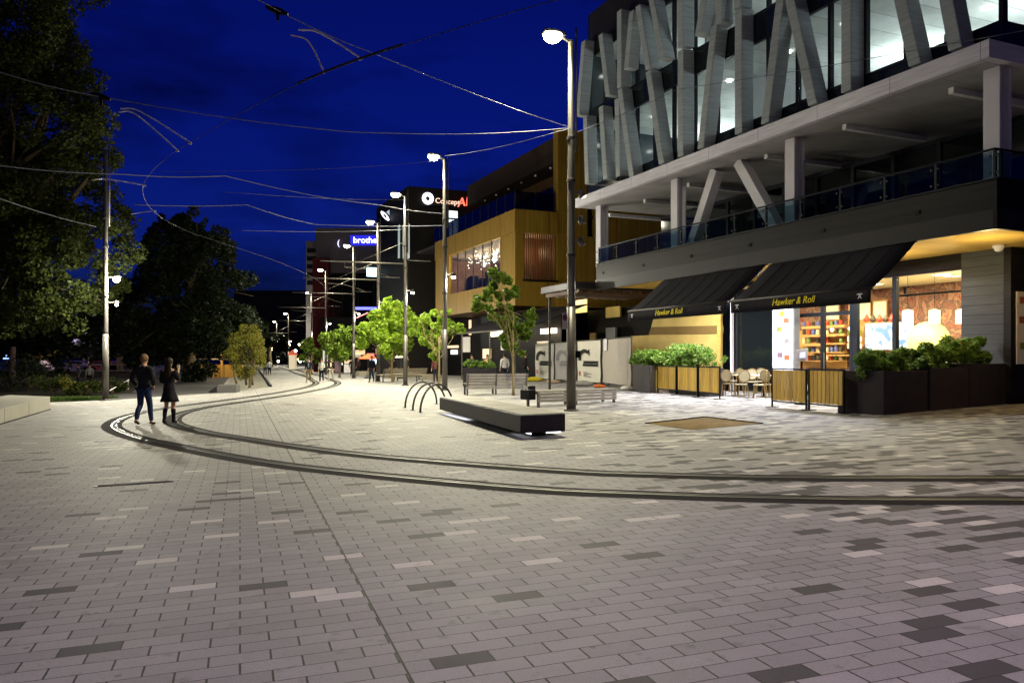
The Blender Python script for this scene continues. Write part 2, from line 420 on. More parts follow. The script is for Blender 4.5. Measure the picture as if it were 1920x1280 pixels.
# ---------------------------------------------------------------- paving
def paving():
    m, nt, b, o = new_mat('stone_paving')
    N, L = nt.nodes, nt.links
    geo = N.new('ShaderNodeNewGeometry')
    rot = N.new('ShaderNodeVectorRotate'); rot.rotation_type = 'Z_AXIS'; rot.inputs['Angle'].default_value = -AS
    L.new(geo.outputs['Position'], rot.inputs['Vector'])
    mp = N.new('ShaderNodeMapping'); mp.inputs['Location'].default_value = (PAVX, .06, 0)
    L.new(rot.outputs[0], mp.inputs['Vector'])
    fl = N.new('ShaderNodeVectorMath'); fl.operation = 'MULTIPLY'; fl.inputs[1].default_value = (1, 1, 0); L.new(mp.outputs[0], fl.inputs[0])
    BW, BH = .31, .152
    # a random number of its own for every paver
    sp = N.new('ShaderNodeSeparateXYZ'); L.new(fl.outputs[0], sp.inputs[0])
    row = math_node(nt, 'FLOOR', math_node(nt, 'DIVIDE', sp.outputs['Y'], BH))
    odd = math_node(nt, 'FLOORED_MODULO', row, 2)
    colx = math_node(nt, 'FLOOR', math_node(nt, 'ADD', math_node(nt, 'DIVIDE', sp.outputs['X'], BW), math_node(nt, 'MULTIPLY', odd, .5)))
    fx = math_node(nt, 'FRACT', math_node(nt, 'ADD', math_node(nt, 'DIVIDE', sp.outputs['X'], BW), math_node(nt, 'MULTIPLY', odd, .5)))
    fy = math_node(nt, 'FRACT', math_node(nt, 'DIVIDE', sp.outputs['Y'], BH))
    ragged = N.new('ShaderNodeTexNoise'); ragged.inputs['Scale'].default_value = 45; L.new(geo.outputs['Position'], ragged.inputs['Vector'])
    rg = math_node(nt, 'MULTIPLY_ADD', ragged.outputs['Fac'], 1.0, .5)
    jx = math_node(nt, 'LESS_THAN', math_node(nt, 'ABSOLUTE', math_node(nt, 'SUBTRACT', fx, .5)), math_node(nt, 'SUBTRACT', .5, math_node(nt, 'MULTIPLY', rg, .0055 / BW)))
    jy = math_node(nt, 'LESS_THAN', math_node(nt, 'ABSOLUTE', math_node(nt, 'SUBTRACT', fy, .5)), math_node(nt, 'SUBTRACT', .5, math_node(nt, 'MULTIPLY', rg, .0034 / BH)))
    joint = math_node(nt, 'SUBTRACT', 1.0, math_node(nt, 'MULTIPLY', jx, jy))
    cb = N.new('ShaderNodeCombineXYZ'); L.new(colx, cb.inputs[0]); L.new(row, cb.inputs[1])
    wn = N.new('ShaderNodeTexWhiteNoise'); wn.noise_dimensions = '2D'; L.new(cb.outputs[0], wn.inputs['Vector'])
    r1 = wn.outputs['Value']
    # where dark and light pavers gather
    big = N.new('ShaderNodeTexNoise'); big.inputs['Scale'].default_value = .62; big.inputs['Detail'].default_value = 1
    cell = N.new('ShaderNodeCombineXYZ'); cellx = math_node(nt, 'MULTIPLY', colx, BW); L.new(cellx, cell.inputs[0]); L.new(math_node(nt, 'MULTIPLY', row, BH), cell.inputs[1])
    L.new(cell.outputs[0], big.inputs['Vector'])
    back_ = N.new('ShaderNodeVectorRotate'); back_.rotation_type = 'Z_AXIS'; back_.inputs['Angle'].default_value = AS; L.new(cell.outputs[0], back_.inputs['Vector'])
    ps = N.new('ShaderNodeSeparateXYZ'); L.new(back_.outputs[0], ps.inputs[0])
    mr = N.new('ShaderNodeMapRange'); mr.interpolation_type = 'SMOOTHSTEP'
    mr.inputs['From Min'].default_value = .6; mr.inputs['From Max'].default_value = 4.5
    L.new(ps.outputs['X'], mr.inputs['Value'])
    cl = math_node(nt, 'MULTIPLY', math_node(nt, 'GREATER_THAN', big.outputs['Fac'], .475), mr.outputs[0])
    dens = math_node(nt, 'MULTIPLY_ADD', cl, .22, math_node(nt, 'MULTIPLY_ADD', mr.outputs[0], .06, .03))
    dark = math_node(nt, 'LESS_THAN', r1, dens)
    light = math_node(nt, 'GREATER_THAN', r1, math_node(nt, 'SUBTRACT', 1.0, math_node(nt, 'MULTIPLY_ADD', dens, .42, .014)))
    wn2 = N.new('ShaderNodeTexWhiteNoise'); wn2.noise_dimensions = '3D'
    cb2 = N.new('ShaderNodeCombineXYZ'); L.new(colx, cb2.inputs[0]); L.new(row, cb2.inputs[1]); cb2.inputs[2].default_value = 7.3
    L.new(cb2.outputs[0], wn2.inputs['Vector'])
    g = N.new('ShaderNodeValToRGB')
    g.color_ramp.elements[0].color = (.235, .225, .222, 1); g.color_ramp.elements[1].color = (.30, .287, .28, 1)
    L.new(wn2.outputs['Value'], g.inputs[0])
    def mixc(f, a, c):
        x = N.new('ShaderNodeMix'); x.data_type = 'RGBA'; L.new(f, x.inputs[0])
        L.new(a, x.inputs[6]); 
        if isinstance(c, tuple): x.inputs[7].default_value = c
        else: L.new(c, x.inputs[7])
        return x.outputs[2]
    c = mixc(dark, g.outputs[0], (.058, .053, .060, 1)); c = mixc(light, c, (.50, .47, .43, 1))
    # fine speckle, wear and stains
    sn = N.new('ShaderNodeTexNoise'); sn.inputs['Scale'].default_value = 130; sn.inputs['Detail'].default_value = 2; L.new(geo.outputs['Position'], sn.inputs['Vector'])
    wr = N.new('ShaderNodeTexNoise'); wr.inputs['Scale'].default_value = 1.7; wr.inputs['Detail'].default_value = 8; wr.inputs['Roughness'].default_value = .68; L.new(geo.outputs['Position'], wr.inputs['Vector'])
    st = N.new('ShaderNodeTexNoise'); st.inputs['Scale'].default_value = 6.5; st.inputs['Detail'].default_value = 5; L.new(geo.outputs['Position'], st.inputs['Vector'])
    stf = N.new('ShaderNodeMapRange'); stf.inputs['From Min'].default_value = .62; stf.inputs['From Max'].default_value = .78; stf.inputs['To Min'].default_value = 1; stf.inputs['To Max'].default_value = .52
    L.new(st.outputs['Fac'], stf.inputs['Value'])
    val = math_node(nt, 'MULTIPLY', math_node(nt, 'MULTIPLY_ADD', sn.outputs['Fac'], .8, .6), math_node(nt, 'MULTIPLY_ADD', wr.outputs['Fac'], .55, .72))
    val = math_node(nt, 'MULTIPLY', val, stf.outputs[0])
    gum = N.new('ShaderNodeTexVoronoi'); gum.inputs['Scale'].default_value = 2.6; L.new(geo.outputs['Position'], gum.inputs['Vector'])
    gd = N.new('ShaderNodeMapRange'); gd.inputs['From Min'].default_value = .035; gd.inputs['From Max'].default_value = .055; gd.inputs['To Min'].default_value = .55; gd.inputs['To Max'].default_value = 1
    L.new(gum.outputs['Distance'], gd.inputs['Value']); val = math_node(nt, 'MULTIPLY', val, gd.outputs[0])
    hs = N.new('ShaderNodeHueSaturation'); L.new(val, hs.inputs['Value']); L.new(c, hs.inputs['Color'])
    # long straight movement joints
    jp = G(670, 1085); JX = jp.x * math.cos(AS) + jp.y * math.sin(AS) + PAVX
    lx = math_node(nt, 'ABSOLUTE', math_node(nt, 'SUBTRACT', math_node(nt, 'FLOORED_MODULO', math_node(nt, 'SUBTRACT', sp.outputs['X'], JX - 6.2), 12.4), 6.2))
    lj = math_node(nt, 'LESS_THAN', lx, .0065)
    jt = math_node(nt, 'MAXIMUM', joint, lj)
    c = mixc(jt, hs.outputs[0], (.028, .023, .022, 1))
    L.new(c, b.inputs['Base Color'])
    L.new(math_node(nt, 'MULTIPLY_ADD', wr.outputs['Fac'], .3, .52), b.inputs['Roughness'])
    b.inputs['Specular IOR Level'].default_value = .22
    h = math_node(nt, 'SUBTRACT', math_node(nt, 'MULTIPLY', sn.outputs['Fac'], .12), jt)
    h = math_node(nt, 'ADD', h, math_node(nt, 'MULTIPLY', wn2.outputs['Value'], .25))
    bp = N.new('ShaderNodeBump'); bp.inputs['Strength'].default_value = .55; bp.inputs['Distance'].default_value = .006
    L.new(h, bp.inputs['Height']); L.new(bp.outputs['Normal'], b.inputs['Normal'])
    return m
M['paving'] = paving()
mb = MB()
xs = [-900, -26, -13, 0, 13, 26, 900]; ys = [-120, 0, 30, 80, 200, 1500]
for y in ys:
    for x in xs: mb.V.append((x, y, gz(x)))
for j in range(len(ys) - 1):
    for i in range(len(xs) - 1):
        k = j * 7 + i; mb.F.append((k, k + 1, k + 8, k + 7)); mb.I.append(0)
tag(mb.build('ground', M['paving']), kind='structure')

def sheet(name, pts, m, dz, label=None, kind='structure'):
    """a flat patch lying on the square, cut where the fall of the ground changes"""
    mb = MB(); P = [Vector((p[0], p[1], gz(p[0]) + dz)) for p in pts]
    c = sum(P, Vector()) / len(P); c.z = gz(c.x) + dz
    mb.V = [tuple(c)] + [tuple(p) for p in P]
    n = len(P)
    for i in range(n): mb.F.append((0, 1 + i, 1 + (i + 1) % n)); mb.I.append(0)
    return tag(mb.build(name, m), kind=kind)

# ---------------------------------------------------------------- tram tracks set in the paving
op = [(30, 5.6), (14, 6.9), (5.16, 8.02), (3.17, 8.31), (1.47, 8.8), (0, 9.44), (-2.74, 11.35), (-4.5, 12.95), (-6.45, 15.1), (-8.3, 17.3), (-10.2, 20.3),
      (-11.5, 23.8), (-12.05, 27.4), (-11.9, 31.0), (-11.6, 35.5), (-11.6, 40.3), (-12.0, 46.5), (-13.4, 54.5), (-16.4, 65), (-20.2, 78), (-37, 130), (-70, 230)]
outer = spline([Vector((x, y, 0)) for x, y in op], 14)
def offset(pts, d):
    out = []
    for i, p in enumerate(pts):
        t = (pts[min(i + 1, len(pts) - 1)] - pts[max(i - 1, 0)]).normalized()
        out.append(p + Vector((t.y, -t.x, 0)) * d)
    return out
def ribbon(name, pts, a, b2, m, dz, th=0.0):
    mb = MB(); A = offset(pts, a); B = offset(pts, b2); n = len(pts)
    for p, q in zip(A, B):
        mb.V.append((p.x, p.y, gz(p.x) + dz)); mb.V.append((q.x, q.y, gz(q.x) + dz))
    for i in range(n - 1): mb.F.append((2 * i, 2 * i + 1, 2 * i + 3, 2 * i + 2)); mb.I.append(0)
    return mb
centre = offset(outer, .72)
for nm, off in (('outer', 0.0), ('inner', 1.45)):
    line = offset(outer, off)
    t = tag(ribbon('b', line, -.25, .23, M['band'], .004).build('track_bed', M['band']), kind='structure')
    t = tag(ribbon('r', line, -.03, .02, M['rail'], .010).build('tram_rail', M['rail']), kind='structure')
    t = tag(ribbon('g', line, .034, .085, M['groove'], .008).build('tram_rail_groove', M['groove']), kind='structure')
    t = tag(ribbon('l', line, .089, .107, M['rail'], .009).build('tram_rail_lip', M['rail']), kind='structure')

# promenade, lawn, beds along the river
prom = [G(*p) for p in ((186, 752), (262, 746), (330, 741), (416, 736), (418, 722), (436, 700), (425, 690), (398, 684), (345, 688), (300, 694), (252, 716), (222, 732))]
sheet('promenade', prom, M['asphalt'], .006)
lawn = [(-28, 30.9), (-19.0, 34.2), (-17.2, 35.6), (-17.4, 37.5), (-20, 40.5), (-30, 39)]
sheet('lawn_ground', lawn, M['soil'], .005)
bed = [(-26, 41), (-19.0, 40.6), (-17.6, 40), (-22, 52), (-26.5, 63), (-34, 78), (-60, 82), (-90, 60), (-60, 42), (-32, 39.5)]
sheet('garden_bed', bed, M['soil'], .007)
sand = [G(*p) for p in ((1212, 794), (1322, 782), (1428, 794), (1296, 806))]
sheet('sand_pit', sand, M['sand'], .006)
tb = [G(*p) for p in ((412, 738), (508, 725), (484, 692), (448, 694))]
sheet('tree_pit', tb, M['gravel'], .007)
e = MB()
e.beam(tb[1] + Vector((0, 0, .05)), tb[2] + Vector((0, 0, .05)), .12, .1)
tag(e.build('bed_edging', M['black']), 'black steel edging along the small golden tree\'s planting bed', 'edging')
# raw edge where the pavers are lifted round the sand
e = MB()
for i in (0, 1): e.beam(sand[i] + Vector((0, 0, .012)), sand[i + 1] + Vector((0, 0, .012)), .09, .02)
tag(e.build('paver_edging', M['band']), 'dark strip edging the square patch of bare sand', 'edging')

g0 = G(252, 907)
dc = thing('drain_slot', 'dark narrow drain slot in the paving in front of the track curve', 'drain', g0, AS)
def onG(d, z): q = g0 + SN * d; return Vector((q.x, q.y, gz(q.x) + z))
MB().beam(onG(-.47, .003), onG(.47, .003), .10, .012, SD).build('frame', M['steel_dark'], dc)
MB().beam(onG(-.43, .0105), onG(.43, .0105), .045, .005, SD).build('slot', M['groove'], dc)
# grass of the lawn strip
rng = np.random.default_rng(5)
gm = MB()
lo = np.array([[-27.5, 31.6], [-18.8, 35.0], [-18.2, 37.0], [-28, 38.5]])
for _ in range(9000):
    s, t2 = rng.random(), rng.random()
    p = (lo[0] * (1 - s) + lo[1] * s) * (1 - t2) + (lo[3] * (1 - s) + lo[2] * s) * t2
    a = rng.random() * PI; hgt = .09 + .07 * rng.random(); z = gz(p[0]) + .005
    dx, dy = math.cos(a) * .022, math.sin(a) * .022
    lx, ly = rng.normal() * .04, rng.normal() * .04
    gm.add([(p[0] - dx, p[1] - dy, z), (p[0] + dx, p[1] + dy, z), (p[0] + lx, p[1] + ly, z + hgt)], [(0, 1, 2)])
tag(gm.build('lawn_grass', M['grass']), 'short green lawn strip beside the concrete seat wall', 'grass', kind='stuff')

# hills far beyond the end of the street
hm = MB()
pr = [(-500, 0)]; x = -500
rnd = random.Random(3)
while x < 500:
    x += 14; pr.append((x, 20 + 9 * math.sin(x * .013) + 5 * rnd.random()))
pr.append((500, 0))
hm.prism([(a, 620, b2 - 1) for a, b2 in pr], (0, 60, 0))
tag(hm.build('hills', M['leaf_dark']), kind='structure')

# ---------------------------------------------------------------- street lamps
def street_lamp(name, label, loc, H, arm=0.0, side=True, spots=False, rz=AS, group='tall street lamps along the tram street', head=True):
    root = thing(name, label, 'street lamp', loc, rz, group)
    p = Local()
    p.tube([(0, 0, 0), (0, 0, 2.9)], [.135, .125], 16); p.tube([(0, 0, 0), (0, 0, .05)], .21, 16)
    p.build('sleeve', M['steel'], root, True)
    p = Local(); p.tube([(0, 0, 2.88), (0, 0, 3.0), (0, 0, H * .6), (0, 0, H - .06), (0, 0, H)], [.125, .105, .095, .085, .05], 16); p.build('pole', M['steel'], root, True)
    p = Local(); p.tube([(.15, 0, H * .70), (.15, 0, H + .35)], .028, 8); p.tube([(.05, 0, H * .72), (.15, 0, H * .72)], .02, 6); p.build('conduit', M['steel'], root, True)
    p = Local()
    for z in (H * .42, H * .62, H * .735): p.lathe((0, 0, z), [(.12, -.05), (.125, -.04), (.125, .04), (.12, .05)], 16)
    p.build('collar', M['steel_dark'], root)
    if head:
        p = Local(); p.beam((-.02, 0, H - .08), (-.30, 0, H + .06), .07, .05); p.build('bracket', M['steel'], root)
        hd = Local()
        hd.prism([(-.22, -.17, H + .03), (-.80, -.17, H + .09), (-.84, -.14, H + .12), (-.80, -.12, H + .2), (-.30, -.12, H + .17), (-.22, -.15, H + .12)], (0, .32, 0))
        ho = hd.build('lamp_head', M['steel_dark'], root, bevel=.015)
        l = Local(); l.lathe((-.56, 0, H + .055), [(.02, -.20), (.14, -.18), (.24, -.09), (.27, 0)], 20)  # lens bowl made larger than a flat panel to show the lamp's glare
        m = ROOT[root.name].inverted(); l.V = [tuple(m @ Vector(v)) for v in l.V]
        MB.build(l, 'lamp_lens', M['lens'], ho, True)
        lamp('street_lamp_light', 'POINT', m @ Vector((-.56, 0, H - .50)), LAMPP, LAMPC, root, .2, spread=True)
    if arm:
        z = H * .64
        p = Local(); p.tube([(-arm, 0, z), (.10, 0, z)], .04, 8); p.tube([(.1, 0, z + .22), (1.5, 0, z + .22)], .03, 8)
        p.build('cantilever', M['steel'], root, True)
        p = Local(); p.tube([(-.1, 0, z + 1.25), (-arm * .55, 0, z + .05)], .012, 6)
        p.tube([(-arm * .72, 0, z), (-arm * .72, 0, z - .3), (-arm * .45, 0, z - .38), (-arm * .2, 0, z - .75)], .022, 6)
        p.build('wire_stay', M['steel'], root, True)
    if side:
        z = H * .5
        p = Local(); p.tube([(.09, 0, z), (.34, 0, z + .04)], .025, 8); p.build('floodlight_arm', M['steel'], root)
        p = Local(); p.lathe((.42, 0, z - .02), [(.05, .1), (.1, .06), (.11, -.04), (.1, -.06)], 12); fo = p.build('floodlight', M['steel_dark'], root)
        l = Local(); l.lathe((.42, 0, z - .13), [(.02, -.05), (.1, -.02), (.1, .045)], 12)
        m = ROOT[root.name].inverted(); l.V = [tuple(m @ Vector(v)) for v in l.V]
        MB.build(l, 'floodlight_lens', M['bulb_white'], fo, True)
        lamp('floodlight_light', 'POINT', m @ Vector((.46, 0, z - .38)), SIDEP, (1, .95, .78), root, .1)
    if spots:
        for i, (z, on) in enumerate(((6.1, 1), (5.35, 0), (4.75, 0))):
            p = Local(); p.tube([(.08, 0, z), (.26, 0, z)], .022, 8); p.build('spotlight_arm', M['steel'], root)
            p = Local(); p.tube([(.26, -.04, z + .10), (.30, .0, z), (.36, .02, z - .08)], [.06, .09, .1], 12); so = p.build('spotlight', M['steel'], root, True)
            l = Local(); l.tube([(.362, .02, z - .083), (.367, .022, z - .092)], [.088, .088], 12)
            m = ROOT[root.name].inverted(); l.V = [tuple(m @ Vector(v)) for v in l.V]
            MB.build(l, 'spotlight_lens', M['bulb_white'] if on else M['white'], so)
    return root
def G2(X, Y): return (X, Y, gz(X))
LA = []
for i, (px, Y, top, arm, lab) in enumerate((
        (1071, 22.3, 75, 0, 'tall grey street lamp nearest the camera, with three spotlights on its pole'),
        (834, 38.0, 297, 0, 'tall street lamp rising behind the three hoop bike racks'),
        (760, 46.0, 367, 4.8, 'street lamp with a long tram wire arm, in front of the pale bench with backrest'),
        (709, 55.0, 418, 5.0, 'street lamp beside the man with the orange umbrella behind him'),
        (663, 66.0, 462, 4.9, 'street lamp right of the green board signs, its head below the lit blue sign'),
        (611, 84.0, 507, 4.9, 'street lamp in front of the narrow dark red wall'),
        (584, 112.0, 549, 4.8, 'small far street lamp left of the dark red wall'),
        (541, 150.0, 588, 4.6, 'tiny distant street lamp where the street bends, between the two crossed wire arms'),
        (519, 185.0, 603, 4.6, 'farthest street lamp seen over the small golden tree'))):
    X = (px - CX) / FPX * Y; base = Vector((X, Y, gz(X))); H = CAMH + (HY - top) / FPX * Y - base.z
    LA.append(street_lamp('street_lamp', lab, base, H, arm, side=i > 0, spots=i == 0))
# the row goes on behind the camera
lamp_back = street_lamp('street_lamp', 'tall street lamp standing behind the viewer on the square', (9.0, -3.5, gz(9)), 10.4, 0, False)
lamp_back2 = street_lamp('street_lamp', 'tall street lamp behind the viewer on the river side', (-10.5, -2.5, gz(-10.5)), 10.4, 0, False)
for o in bpy.data.objects:
    if o.type == 'LIGHT' and o.parent in (lamp_back, lamp_back2): o.data.color = (.95, .72, 1); o.data.energy = BACKP * (1 if o.parent == lamp_back else .55)
# the lamp on the river side
b0 = G(198, 751); b0 = Vector(((198 - CX) / FPX * 35, 35, 0)); b0.z = gz(b0.x)
rl = street_lamp('tram_pole', 'tall pale tram pole at the lawn corner carrying a small bright lamp', b0, 10.9, 0, False, head=False, group='poles holding the tram wires')
rl['category'] = 'pole'
m = ROOT[rl.name].inverted()
for z, s in ((5.33, 1), (4.2, .45)):
    p = Local(); p.tube([(.1, 0, z + .08), (.42, 0, z + .1)], .022, 8); p.build('lamp_arm', M['steel'], rl)
    p = Local(); p.lathe((.44, 0, z + .06), [(.04, .12), (.16 * s + .02, .08), (.18 * s + .02, .02)], 14); ho = p.build('lamp_hood', M['steel_dark'], rl)
    l = Local(); l.ball((.44, 0, z), .15 * s, 14, 8); l.V = [tuple(m @ Vector(v)) for v in l.V]
    MB.build(l, 'lamp_globe', M['lens'] if s == 1 else M['bulb_white'], ho, True)
lamp('tram_pole_light', 'POINT', m @ Vector((.62, -.25, 5.1)), RIVERP, (1, .95, .75), rl, .14)

# ---------------------------------------------------------------- overhead wires
def wire(name, pts, r, m, label, cat='wire', group='overhead tram wires'):
    mb = MB(); mb.tube(pts, r, 6); return tag(mb.build(name, m, smooth=True), label, cat, group)
cw = [(p.x, p.y, 6.0 + gz(p.x) * .3) for p in centre]
mb = MB(); mb.tube(cw, .006, 6); tag(mb.build('contact_wire', M['wire_dark'], smooth=True), 'dark contact wire curving over the tram track', 'wire', 'overhead tram wires')
def near(px, py):
    best = min(cw, key=lambda q: (CX + q[0] / q[1] * FPX - px) ** 2 + (HY - (q[2] - CAMH) / q[1] * FPX - py) ** 2 if q[1] > 2 else 1e12)
    return Vector(best)
PT = lambda i, py: Vector((LA[i].location.x, LA[i].location.y, CAMH + (HY - py) / FPX * LA[i].location.y))
p1 = PT(0, 240)
def sag(a, b, s=.1, k=12): return [Vector(a).lerp(Vector(b), i / k) - Vector((0, 0, s * math.sin(PI * i / k))) for i in range(k + 1)]
wire('span_wire', sag(p1, at(660, 248, 17.0)) + sag(at(660, 248, 17.0), at(190, 182, 13.2), .06)[1:] + sag(at(190, 182, 13.2), at(-60, 116, 11.5), .05)[1:], .008, M['wire'], 'span wire from nearest lamp across to the big left tree, highest at the left')
wire('span_wire', sag(p1, at(700, 100, 14.0), .06) + sag(at(700, 100, 14.0), at(470, -8, 11.3), .05)[1:], .008, M['wire'], 'steep span wire from nearest lamp up past the dark insulator to the picture top')
wire('span_wire', sag(p1, PT(1, 292), .12), .009, M['wire'], 'wire slung between the two nearest street lamps')
wire('span_wire', sag(PT(1, 401), at(708, 384, 32), .05) + sag(at(708, 384, 32), at(422, 330, 23), .1)[1:] + sag(at(422, 330, 23), at(228, 327, 20), .05)[1:] + sag(at(228, 327, 20), at(-40, 306, 17), .05)[1:], .012, M['wire'], 'upper of the two span wires tied to the second street lamp')
wire('span_wire', sag(PT(1, 423), at(590, 421, 31), .05) + sag(at(590, 421, 31), at(462, 384, 26), .05)[1:] + sag(at(462, 384, 26), at(250, 384, 22), .04)[1:], .012, M['wire'], 'lower of the two span wires tied to the second street lamp')
wire('span_wire', sag(at(-30, 362, 15), at(180, 425, 21), .05), .009, M['wire'], 'slack wire hanging through the left tree to the tram pole')
wire('span_wire', sag(PT(1, 300), at(300, 322, 24), .15), .006, M['wire_dark'], 'faint dark wire from the second lamp head out over the track')
wire('span_wire', sag(PT(2, 374), at(420, 360, 26), .1) , .007, M['wire_dark'], 'faint wire from the third lamp sloping to the dark tree top')
wire('span_wire', sag(PT(2, 430), at(455, 432, 36), .1), .009, M['wire'], 'nearly level wire from the third lamp to the top of the dark tree')
hook = Fp(16.45, *FV(1270, 168, 16.45))
wire('span_wire', sag(PT(0, 252), hook, .05) + sag(hook, Fp(16.3, *FV(1935, 55, 16.3)), .05)[1:], .009, M['wire'], 'wire from nearest lamp running along the glazed office front')
for k, (px, py) in enumerate(((604, 122), (660, 103), (312, 243), (328, 233), (246, 342), (240, 347), (330, 430), (300, 415))):
    pass
def puller(a, b, c, label):
    A, C = near(*a), None
    q = Vector(A); Y = q.y
    P = [q, q + Vector((0, 0, .05)), at(*b, Y * 1.0), at(*c, Y * .99)]
    mb = MB(); mb.tube(spline(P, 6), .014, 6)
    tag(mb.build('steady_arm', M['arm_pale'], smooth=True), label, 'wire arm', 'bent steady arms of the tram wires')
puller((604, 122), (578, 78), (545, 66), 'bent pale arm steadying the contact wire, left of the upper pair')
puller((661, 103), (600, 62), (560, 56), 'bent pale arm steadying the contact wire, right of the upper pair')
puller((308, 245), (255, 215), (222, 210), 'bent pale arm at the left tree edge, lower one of its pair')
puller((327, 232), (262, 209), (226, 204), 'bent pale arm at the left tree edge, upper one of its pair')
puller((243, 345), (200, 336), (172, 338), 'bent arm steadying the wire beside the tram pole')
puller((288, 402), (262, 399), (245, 402), 'short bent arm over the dark tree top')
ins = [(at(188, 181, 13.2), 'dark insulator on the span wire beside the left tree'), (at(519, 20, 11.9), 'dark insulator block at the top of the sky')]
for c, lab in ins:
    mb = MB(); d = Vector((.16, .02, -.05))
    mb.tube([c - d, c - d * .4, c + d * .4, c + d], [.02, .05, .05, .02], 8); mb.tube([c, c - Vector((-.02, 0, .16))], [.03, .02], 6)
    tag(mb.build('insulator', M['black']), lab, 'insulator', 'insulators on the span wires')
# heavier splice on the contact wire in the foreground
i0 = [i for i, q in enumerate(cw) if q[1] < 13.2 and -3.6 < q[0] < -1.4]
mb = MB(); mb.tube([Vector(cw[i]) + Vector((0, 0, .02)) for i in i0], .016, 6); tag(mb.build('splice_bar', M['steel_dark'], smooth=True), 'thick dark bar stiffening the contact wire overhead', 'bar')
# ================================================================ glazed office block with the cafe
UA, UB = 11.9, 30.8
ob = thing('office_building', 'glazed office block with slanting grey fins, white balcony columns and a lit cafe below', 'building', Fp(20.75, 14.5, fgz(20.75, 14.5)), AF)
def part(name, m, fn, parent=None, **k):
    mb = MB(); fn(mb); return mb.build(name, m, parent or ob, **k)
VS = 20.75
gl = .05
part('soffit', M['plysoffit'], lambda b: b.boxF(16.78, 36, UA, 29.6, 4.5, 4.58))
part('deck', M['charcoal'], lambda b: b.boxF(16.9, 36, UA + .1, 29.6, 4.583, 5.42))
part('gutter', M['gutter'], lambda b: (b.boxF(16.68, 16.777, UA - .1, 20.43, 4.36, 4.8), b.boxF(16.683, 16.777, 20.44, 29.7, 4.362, 4.8), b.boxF(16.68, 36, UA - .1, UA - .003, 4.355, 4.795)))
part('cladding_band', M['clad'], lambda b: (b.boxF(16.74, 16.9, UA - .05, 29.7, 4.804, 5.46), b.boxF(16.9, 36, UA - .05, UA + .1, 4.80, 5.455)))
part('capping', M['frame'], lambda b: (b.boxF(16.70, 16.94, UA - .09, 29.74, 5.463, 5.50), b.boxF(16.945, 36, UA - .09, UA + .14, 5.462, 5.495)))
for i in range(6):
    part('vent', M['black'], lambda b, u=13.8 + i * 3.05: b.boxF(16.715, 16.742, u, u + .13, 5.0, 5.1))
# balustrade: glass panes between short posts
ps = [UA + .05 + i * 1.47 for i in range(13)]
for i, u in enumerate(ps):
    p = part('balustrade_post', M['frame'], lambda b: b.boxF(16.79, 16.85, u - .03, u + .03, 5.50, 6.12))
    part('clamp', M['rail'], lambda b: [b.ball(Fp(16.77, u + s * .09, z), .028, 8, 6) for s in (-1, 1) for z in (5.62, 6.0)], p)
    if i < 12: part('balustrade_glass', M['rail_glass'], lambda b: b.boxF(16.80, 16.815, u + .06, u + 1.41, 5.54, 6.1))
for k in range(4):
    v = 16.98 + k * 1.5
    part('balustrade_post', M['frame'], lambda b: b.boxF(v, v + .06, UA + .02, UA + .08, 5.50, 6.12))
    part('balustrade_glass', M['rail_glass'], lambda b: b.boxF(v + .1, v + 1.4, UA + .04, UA + .055, 5.54, 6.1))
part('handrail', M['frame'], lambda b: (b.tube([Fp(16.81, UA + .04, 6.15), Fp(16.81, 29.6, 6.15)], .03), b.tube([Fp(16.83, UA + .05, 6.152), Fp(24, UA + .05, 6.152)], .03)))
# set-back glazing of the balcony storey
part('room_wall', M['black'], lambda b: (b.boxF(27, 27.1, 13, 30.7, 5.43, 8.05), b.boxF(21.5, 27, 30.6, 30.7, 5.43, 8.05)))
k = 0; u = 13.4
while u < 30.2:
    wdt = 1.62
    wd = part('window', M['darkglass'] if k % 3 else M['tint_glass'], lambda b: b.boxF(21.0, 21.03, u + .07, u + wdt - .07, 5.5, 7.85))
    part('frame', M['frame'], lambda b: (b.boxF(20.95, 21.08, u - .07, u + .068, 5.43, 8.0), b.boxF(20.96, 21.07, u + .072, u + wdt - .072, 7.86, 8.0)), wd)
    u += wdt; k += 1
part('side_wall', M['darkglass'], lambda b: b.boxF(21.1, 36, 13.3, 13.4, 5.43, 8.05))
# columns and braces under the white frame
for px, yb, wpx in ((1870, 325, 36), (1490, 412, 34), (1272, 462, 26), (1129, 490, 16)):
    u0, z0 = FV(px, yb, 17.25)
    def col(b):
        b.boxF(17.05, 17.13, u0 - .2, u0 + .2, 5.43, 8.06); b.boxF(17.37, 17.45, u0 - .2, u0 + .2, 5.43, 8.06); b.boxF(17.133, 17.367, u0 - .03, u0 + .03, 5.43, 8.06)
    part('column', M['white'], col, bevel=.01)
for (ax, ay), (bx, by) in (((1340, 328), (1297, 462)), ((1396, 312), (1462, 425))):
    ua, za = FV(ax, ay, 17.6); ub2, zb = FV(bx, by, 17.6)
    d = Fp(17.6, ua, 0) - Fp(17.6, ub2, 0)
    part('brace', M['white'], lambda b: b.beam(Fp(17.6, ua + (ua - ub2) * .12, 8.06), Fp(17.6, ub2, 5.45), .36, .36, DU), bevel=.01)
part('fascia', M['fascia'], lambda b: (b.boxF(16.42, 16.6, UA - .1, 31.0, 8.07, 8.47), b.boxF(16.603, 36, UA - .1, UA + .1, 8.072, 8.468)))
part('balcony_ceiling', M['soffit'], lambda b: b.boxF(16.605, 36, UA + .103, 31, 8.08, 8.4))
